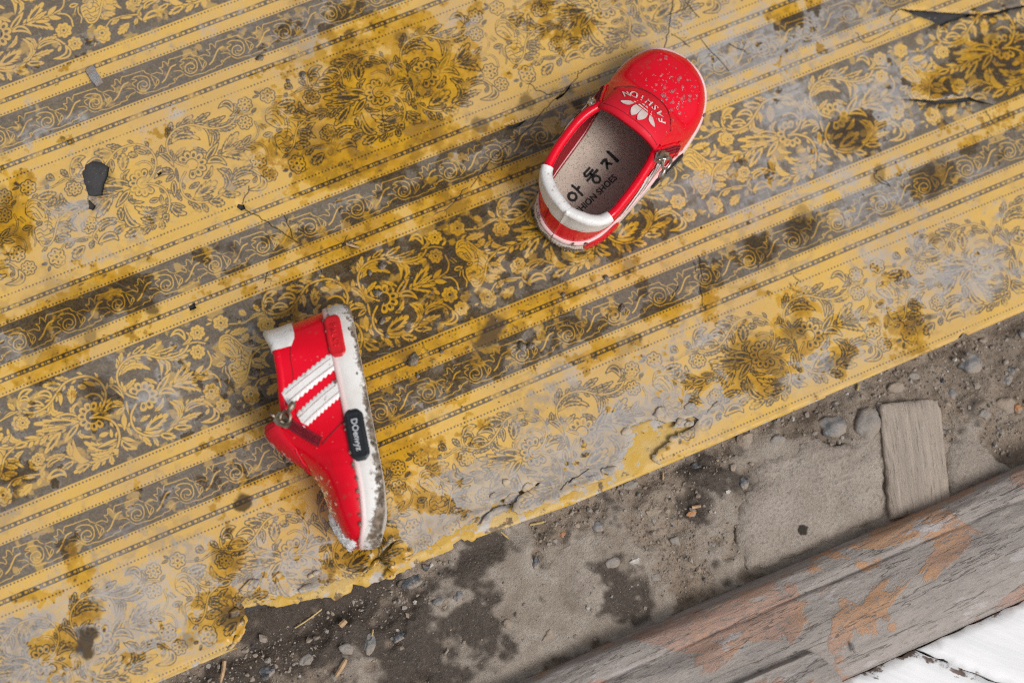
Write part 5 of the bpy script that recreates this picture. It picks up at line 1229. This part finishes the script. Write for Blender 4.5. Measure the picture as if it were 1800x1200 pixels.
    gg = Geo()
    ta = math.radians(-7); tcx, tcy = 41.0, 1.5
    def turn(x, y):
        u, v_ = x - tcx, y - tcy
        return tcx + u * math.cos(ta) - v_ * math.sin(ta) + 1.0, tcy + u * math.sin(ta) + v_ * math.cos(ta)
    def brush(path, w, tp, cx, cy, s):
        v, f = ribbon(path, w * 1.45, tp); b = len(gg.v)
        gg.v += [(*turn(cx + x * s, cy + y * s), zi(cx + x * s) + .2) for x, y in v]; gg.f += [tuple(b + q for q in ff) for ff in f]
    circ = lambda cx, cy, r: [(cx + r * math.cos(a), cy + r * 1.05 * math.sin(a)) for a in np.linspace(0.6, 0.6 + 2 * math.pi, 13)]
    yy = 4.2
    # three brushed syllables, read from the heel towards the toe
    for path, w, tp in (([(-4.6, 1.6), (-2.2, 2.0), (-1.2, 1.5), (-2.2, .2), (-4.2, -2.4)], 1.1, (1, .7)), ([(-2.4, .2), (-1.2, -1.2), (-.6, -2.2)], 1.0, (1, .8)), ([(1.8, 3.9), (2.4, 3.2), (2.5, -3.4)], 1.1, (.9, 1.1))): brush(path, w, tp, 57, yy, 1.18)
    for path, w, tp in (([(-2.6, 4.0), (2.2, 4.2)], .9, (1, .9)), ([(-2.2, 4.0), (-2.4, 2.2), (2.6, 2.4)], .9, (1, 1)), ([(.1, 2.2), (.1, .6)], .9, (1, 1)), ([(-4.0, .4), (4.2, .8)], .9, (.9, 1.1)), (circ(.2, -2.2, 1.75), .9, (1, .8))): brush(path, w, tp, 43, yy, 1.18)
    for path, w, tp in ((circ(-2.4, -.3, 1.9), 1.0, (1, .8)), ([(1.0, 3.8), (1.6, 3.0), (1.7, -3.6)], 1.0, (1, .8)), ([(1.7, .6), (3.9, 1.0)], 1.0, (1, .9))): brush(path, w, tp, 28.5, yy, 1.18)
    for path, w, tp in (([(-1.0, 2.6), (1.0, 2.8)], 1.3, (1, .6)), ([(-2.0, .6), (2.4, .8)], 1.0, (1, 1)), (circ(0, -2.0, 1.7), .9, (1, .8))): brush(path, w, tp, 15, yy, 1.18)
    v, f = text_mesh('FASHION SHOES', 5.3, .11)
    b = len(gg.v); gg.v += [(*turn(34 + x * .95, -4.8 + y), zi(34 + x * .95) + .2) for x, y in v]; gg.f += [tuple(b + q for q in ff) for ff in f]
    if lat > 0: gg.v = [(p[0], -p[1] * 1.0, p[2]) for p in gg.v]
    add(gg, 'lettering', MT['printk'], ins, smooth=False)
    # beads of water and slush on the vamp
    r = random.Random(seed + 9); g = Geo()
    for i in range(150):
        if r.random() < .65: x, y = r.gauss(103, 8), r.gauss(-6, 7)
        else: x, y = r.uniform(76, 122), r.uniform(-20, 20)
        if not 70 < x < 124 or abs(y) > HW(x) - 5: continue
        p = top_at(x, YC(x) + y, .05); nrm = (top_at(x, YC(x) + y, 1) - p).normalized(); s_ = min(.28 + r.expovariate(3.2), 1.3)
        tmp = bmesh.new(); bmesh.ops.create_icosphere(tmp, subdivisions=2, radius=s_); b = len(g.v)
        for q in tmp.verts:
            kf = 1 + .3 * mnoise.noise(q.co * (1.2 / s_) + Vector((i, 3, 0))); c = q.co * kf; c = c - nrm * (c.dot(nrm) * .6); g.v.append(tuple(p + c))
        g.f += [tuple(b + q.index for q in ff.verts) for ff in tmp.faces]; tmp.free()
    do = add(g, 'water_beads', MT['water'], upper); do['kind'] = 'stuff'
    # caked mud along the lower wall
    r = random.Random(seed); g = Geo()
    n = 70 if extra_mud else 45
    for i in range(n):
        x = r.choice([r.uniform(70, 130), r.uniform(1, 130)]) if extra_mud else r.choice([r.uniform(.5, 9), r.uniform(1, 128)])
        sd = -1 if extra_mud or r.random() < .5 else 1; z = ZB(x) + r.uniform(.4, 3.5) if r.random() < .75 else ZT(x) + r.uniform(-.6, .8)
        p = wall_at(x, z, sd, .2); s_ = r.uniform(.4, 1.3)
        tmp = bmesh.new(); bmesh.ops.create_icosphere(tmp, subdivisions=1, radius=s_)
        b = len(g.v)
        for q in tmp.verts:
            kf = 1 + .35 * mnoise.noise(q.co * 1.7 + Vector((i, 0, 0))); g.v.append((p.x + q.co.x * kf * 1.3, p.y + q.co.y * kf * .7, p.z + q.co.z * kf * .8))
        g.f += [tuple(b + q.index for q in ff.verts) for ff in tmp.faces]; tmp.free()
    mo = add(g, 'caked_mud', MT['mud'], so); mo['kind'] = 'stuff'
    return root

right = make_shoe('child_shoe', 'upright red child shoe with grey lettered insole, silver zip slider and white heel tab', -1, 3, False)
left = make_shoe('child_shoe', 'red child shoe lying on its side with white stripes, black badge and muddy white sole', 1, 5, True)
def place_right():
    h = Vector((RIGHT_HEEL[0] / 1000, RIGHT_HEEL[1] / 1000, 0)); a = math.radians(RIGHT_ANG)
    right.matrix_world = Matrix.Translation(h + Vector((0, 0, .0037))) @ Matrix.Rotation(a, 4, 'Z')
place_right()
def lowest(root, mw):
    z = 1e9
    for o in bpy.data.objects:
        p = o
        while p is not None and p is not root: p = p.parent
        if p is root and o.type == 'MESH':
            co = np.empty(len(o.data.vertices) * 3, np.float32); o.data.vertices.foreach_get('co', co); co = co.reshape(-1, 3)
            r = np.array(mw.to_3x3()); z = min(z, float((co @ r.T)[:, 2].min()))
    return z
def place_left():
    fw = Vector((LEFT_TOE[0] - LEFT_HEEL[0], LEFT_TOE[1] - LEFT_HEEL[1], 0)).normalized()
    ang = math.atan2(fw.y, fw.x)
    rot = Matrix.Rotation(ang, 4, 'Z') @ Matrix.Rotation(math.radians(LEFT_YAW), 4, 'Y') @ Matrix.Rotation(math.radians(LEFT_ROLL), 4, 'X')
    z = lowest(left, rot)
    base = rot.to_3x3() @ Vector((0, 0, .008))
    left.matrix_world = Matrix.Translation(Vector((LEFT_HEEL[0] / 1000 - base.x, LEFT_HEEL[1] / 1000 - base.y, .0036 - z))) @ rot
place_left()
bpy.context.view_layer.update()

# ------------------------------------------------------------------ snow on the fallen shoe's toe
def lump(name, c, r, mat, seed, sub=3, rough=.25, fl=(1, 1, 1), rot=0, parent=None):
    bm = bmesh.new(); bmesh.ops.create_icosphere(bm, subdivisions=sub, radius=1)
    ca, sa = math.cos(rot), math.sin(rot)
    for v in bm.verts:
        k = 1 + rough * mnoise.fractal(v.co * 1.3 + Vector((seed * 3.7, 0, 0)), 1, 2, 4)
        p = Vector((v.co.x * r[0] * k * fl[0], v.co.y * r[1] * k * fl[1], v.co.z * r[2] * k * fl[2]))
        v.co = Vector((p.x * ca - p.y * sa, p.x * sa + p.y * ca, p.z)) / 1000
    me = bpy.data.meshes.new(name); bm.to_mesh(me); bm.free()
    me.polygons.foreach_set('use_smooth', [True] * len(me.polygons)); me.materials.append(mat)
    o = bpy.data.objects.new(name, me); COL.objects.link(o); o.location = [q / 1000 for q in c]
    if parent: o.parent = parent
    return o
def snow_clump():
    """crusty snow pressed on the tip of the toe, laid on the shoe's own surface"""
    mw = left.matrix_world; r = random.Random(4); g = Geo(); grains = []
    def put(p, s, i):
        tmp = bmesh.new(); bmesh.ops.create_icosphere(tmp, subdivisions=1 if s < .6 else 2, radius=s); b = len(g.v)
        for q in tmp.verts:
            k = 1 + .3 * mnoise.fractal(q.co * (1.4 / s) + Vector((i * 2.1, 0, 0)), 1, 2, 3); w = p + q.co * k; g.v.append((w.x, w.y, w.z))
        g.f += [tuple(b + q.index for q in ff.verts) for ff in tmp.faces]; tmp.free()
    nx, ny = 46, 64; keep = {}
    for a in range(nx + 1):
        for b in range(ny + 1):
            x = 106 + 23.4 * a / nx; y = -15 + 36 * b / ny
            edge = (y + 2) / (7.5 + 9.0 * max(0, (x - 112) / 18) ** 1.5)
            th = 3.3 * math.exp(-edge ** 2) * smooth01(np.array(x), 106, 114).item() - .75
            th += 1.1 * mnoise.fractal(Vector((x * .32, y * .32, 4)), 1, 2, 4) + .25 * mnoise.noise(Vector((x * 1.7, y * 1.7, 1)))
            lim = HW(x) - 1.0
            if abs(y) > lim or th < -.25: continue
            p = top_at(x, YC(x) - y, th); w = mw @ Vector((p.x / 1000, -p.y / 1000, p.z / 1000)) * 1000
            keep[(a, b)] = len(g.v); g.v.append((w.x, w.y, w.z))
            if th > .1 and r.random() < .07: grains.append(w)
    for (a, b), q in keep.items():
        f = [keep.get(k) for k in ((a, b), (a + 1, b), (a + 1, b + 1), (a, b + 1))]
        if None not in f: g.f.append(tuple(f))
    for i, w in enumerate(grains): put(w, r.uniform(.22, .6), i)
    return g.build('snow_clump', MT['snow'])
tag(snow_clump(), 'small clump of wet white snow on the toe of the fallen shoe', 'snow')

# ------------------------------------------------------------------ pebbles, chips, crumbs
PAL = dict(blue=stone_material('blue_grey_stone', (0.165, 0.17, 0.18), (0.27, 0.262, 0.255), .6, 120),
           dark=stone_material('dark_blue_stone', (0.055, 0.065, 0.08), (0.11, 0.12, 0.13), .5, 160, (0.2, 0.2, 0.2)),
           grey=stone_material('grey_stone', (0.33, 0.30, 0.27), (0.25, 0.23, 0.215), .8, 120),
           tan=stone_material('tan_stone', (0.38, 0.30, 0.225), (0.32, 0.255, 0.20), .75, 110),
           orange=stone_material('orange_stone', (0.55, 0.24, 0.085), (0.42, 0.22, 0.11), .65, 160, (0.5, 0.4, 0.3)),
           pale=stone_material('pale_stone', (0.60, 0.57, 0.52), (0.48, 0.45, 0.41), .7, 150),
           chip=plain('fresh_wood_chip', (0.52, 0.34, 0.19), .7, .3, 200, .3),
           straw=plain('dry_straw', (0.60, 0.43, 0.17), .6, .3, 200, .3),
           slate=stone_material('slate_shard', (0.20, 0.22, 0.26), (0.32, 0.33, 0.35), .55, 260, (0.5, 0.5, 0.5)),
           mud=MT['mud'])
for i, (x, y, rx, ry, ang, m, label) in enumerate(PEBBLES):
    z = ground_z(x, y)[0]
    h = min(rx, ry) * .62
    o = lump('pebble', (x, y, z - h * .12), (rx, ry, h), PAL[m], i + 2, 3 if i % 2 or rx > 5 else 2, .34 if i % 2 or rx > 5 else .5, rot=math.radians(ang))
    if not i % 2 and rx < 5: o.data.polygons.foreach_set('use_smooth', [False] * len(o.data.polygons))
    tag(o, label, 'pebble', 'stones lying in the dirt')
for i, (x, y, L, w, ang, m, where, label) in enumerate(CHIPS):
    z = where if where is not None else ground_z(x, y)[0] + .9
    g = Geo(); a = math.radians(ang); n = 7; rows = []
    for k in range(n):
        t = k / (n - 1) - .5; ww = w * (1 - .6 * abs(t) ** 2) * (1 + .25 * mnoise.noise(Vector((i * 5.1, t * 4, 0))))
        bend = 1.6 * t * t * L * .06
        pts = []
        for s_, zz in ((-.5, 0), (-.45, .5), (.1, .75), (.5, .35), (.5, 0)):
            u, v = t * L, s_ * ww + bend
            pts.append((x + u * math.cos(a) - v * math.sin(a), y + u * math.sin(a) + v * math.cos(a), z + zz * min(ww, 2.2) + .25 * mnoise.noise(Vector((t * 3, i, 2)))))
        rows.append(pts)
    g.grid(rows, close_u=True); g.ngon(rows[0]); g.ngon(rows[-1][::-1])
    tag(g.build('wood_chip' if m == 'chip' else ('straw' if m == 'straw' else 'shard'), PAL[m], smooth=False), label, 'chip' if m == 'chip' else ('straw' if m == 'straw' else 'shard'), 'loose bits of wood and straw' if m != 'slate' else None)
for i, (x, y, r, label) in enumerate(CRUMBS):
    o = lump('mud_crumb', (x, y, 3.4 + r * .3), (r * 1.15, r * .85, r * .6), PAL['mud'], i + 60, 2, .5, rot=i * 1.3)
    tag(o, label, 'crumb', 'mud crumbs on the floor covering')

def grit_on_ground():
    r = np.random.default_rng(33); V, F, MI = [], [], []
    base = bmesh.new(); bmesh.ops.create_icosphere(base, subdivisions=1, radius=1)
    bv = np.array([tuple(v.co) for v in base.verts]); bf = np.array([[v.index for v in f.verts] for f in base.faces]); base.free()
    n = 0
    while n < 9500:
        x, y = r.uniform(-255, 600), r.uniform(-412, -334)
        if y > EDGE_Y + 1: continue
        z, con, wet = ground_z(x, y)
        if r.random() < con * .93: continue
        s = min(.2 + r.exponential(.36), 3.0)
        k = r.uniform(.55, 1.35, (len(bv), 1)); p = bv * k * s * r.uniform(.6, 1.2, 3)
        a = r.uniform(0, 6.28); c, q = math.cos(a), math.sin(a)
        p = np.stack([p[:, 0] * c - p[:, 1] * q, p[:, 0] * q + p[:, 1] * c, p[:, 2]], 1) + [x, y, z + s * .25]
        F.append(bf + n * len(bv)); V.append(p); MI += [int(r.choice(4, p=[.45, .25, .18, .12]))] * len(bf); n += 1
    me = bpy.data.meshes.new('grit'); me.from_pydata((np.concatenate(V) / 1000).tolist(), [], np.concatenate(F).tolist())
    for m in ('tan', 'grey', 'dark', 'pale'): me.materials.append(PAL[m])
    me.polygons.foreach_set('material_index', MI); me.update()
    o = bpy.data.objects.new('grit', me); COL.objects.link(o)
    tag(o, 'fine loose grit and sand scattered over the trodden earth', 'grit', kind='stuff')
grit_on_ground()
def grime_on_sheet():
    r = np.random.default_rng(44); g = Geo()
    for i in range(420):
        if i % 2: x, y = r.uniform(-40, 330), r.uniform(-300, 0)
        else: x, y = r.normal(95, 60), r.normal(-235, 40)
        if y < -325 or y > 105: continue
        s = min(.18 + r.exponential(.22), 1.1); b = len(g.v)
        for k in range(6):
            a = k * math.pi / 3; g.v.append((x + s * r.uniform(.7, 1.3) * math.cos(a), y + s * r.uniform(.6, 1.1) * math.sin(a), 2.6))
        g.v.append((x, y, 3.6 + s * .9)); g.f += [(b + k, b + (k + 1) % 6, b + 6) for k in range(6)]
    tag(g.build('dirt_specks', PAL['mud'], smooth=False), 'fine specks of dirt scattered over the wet floor covering', 'dirt', kind='stuff')
grime_on_sheet()
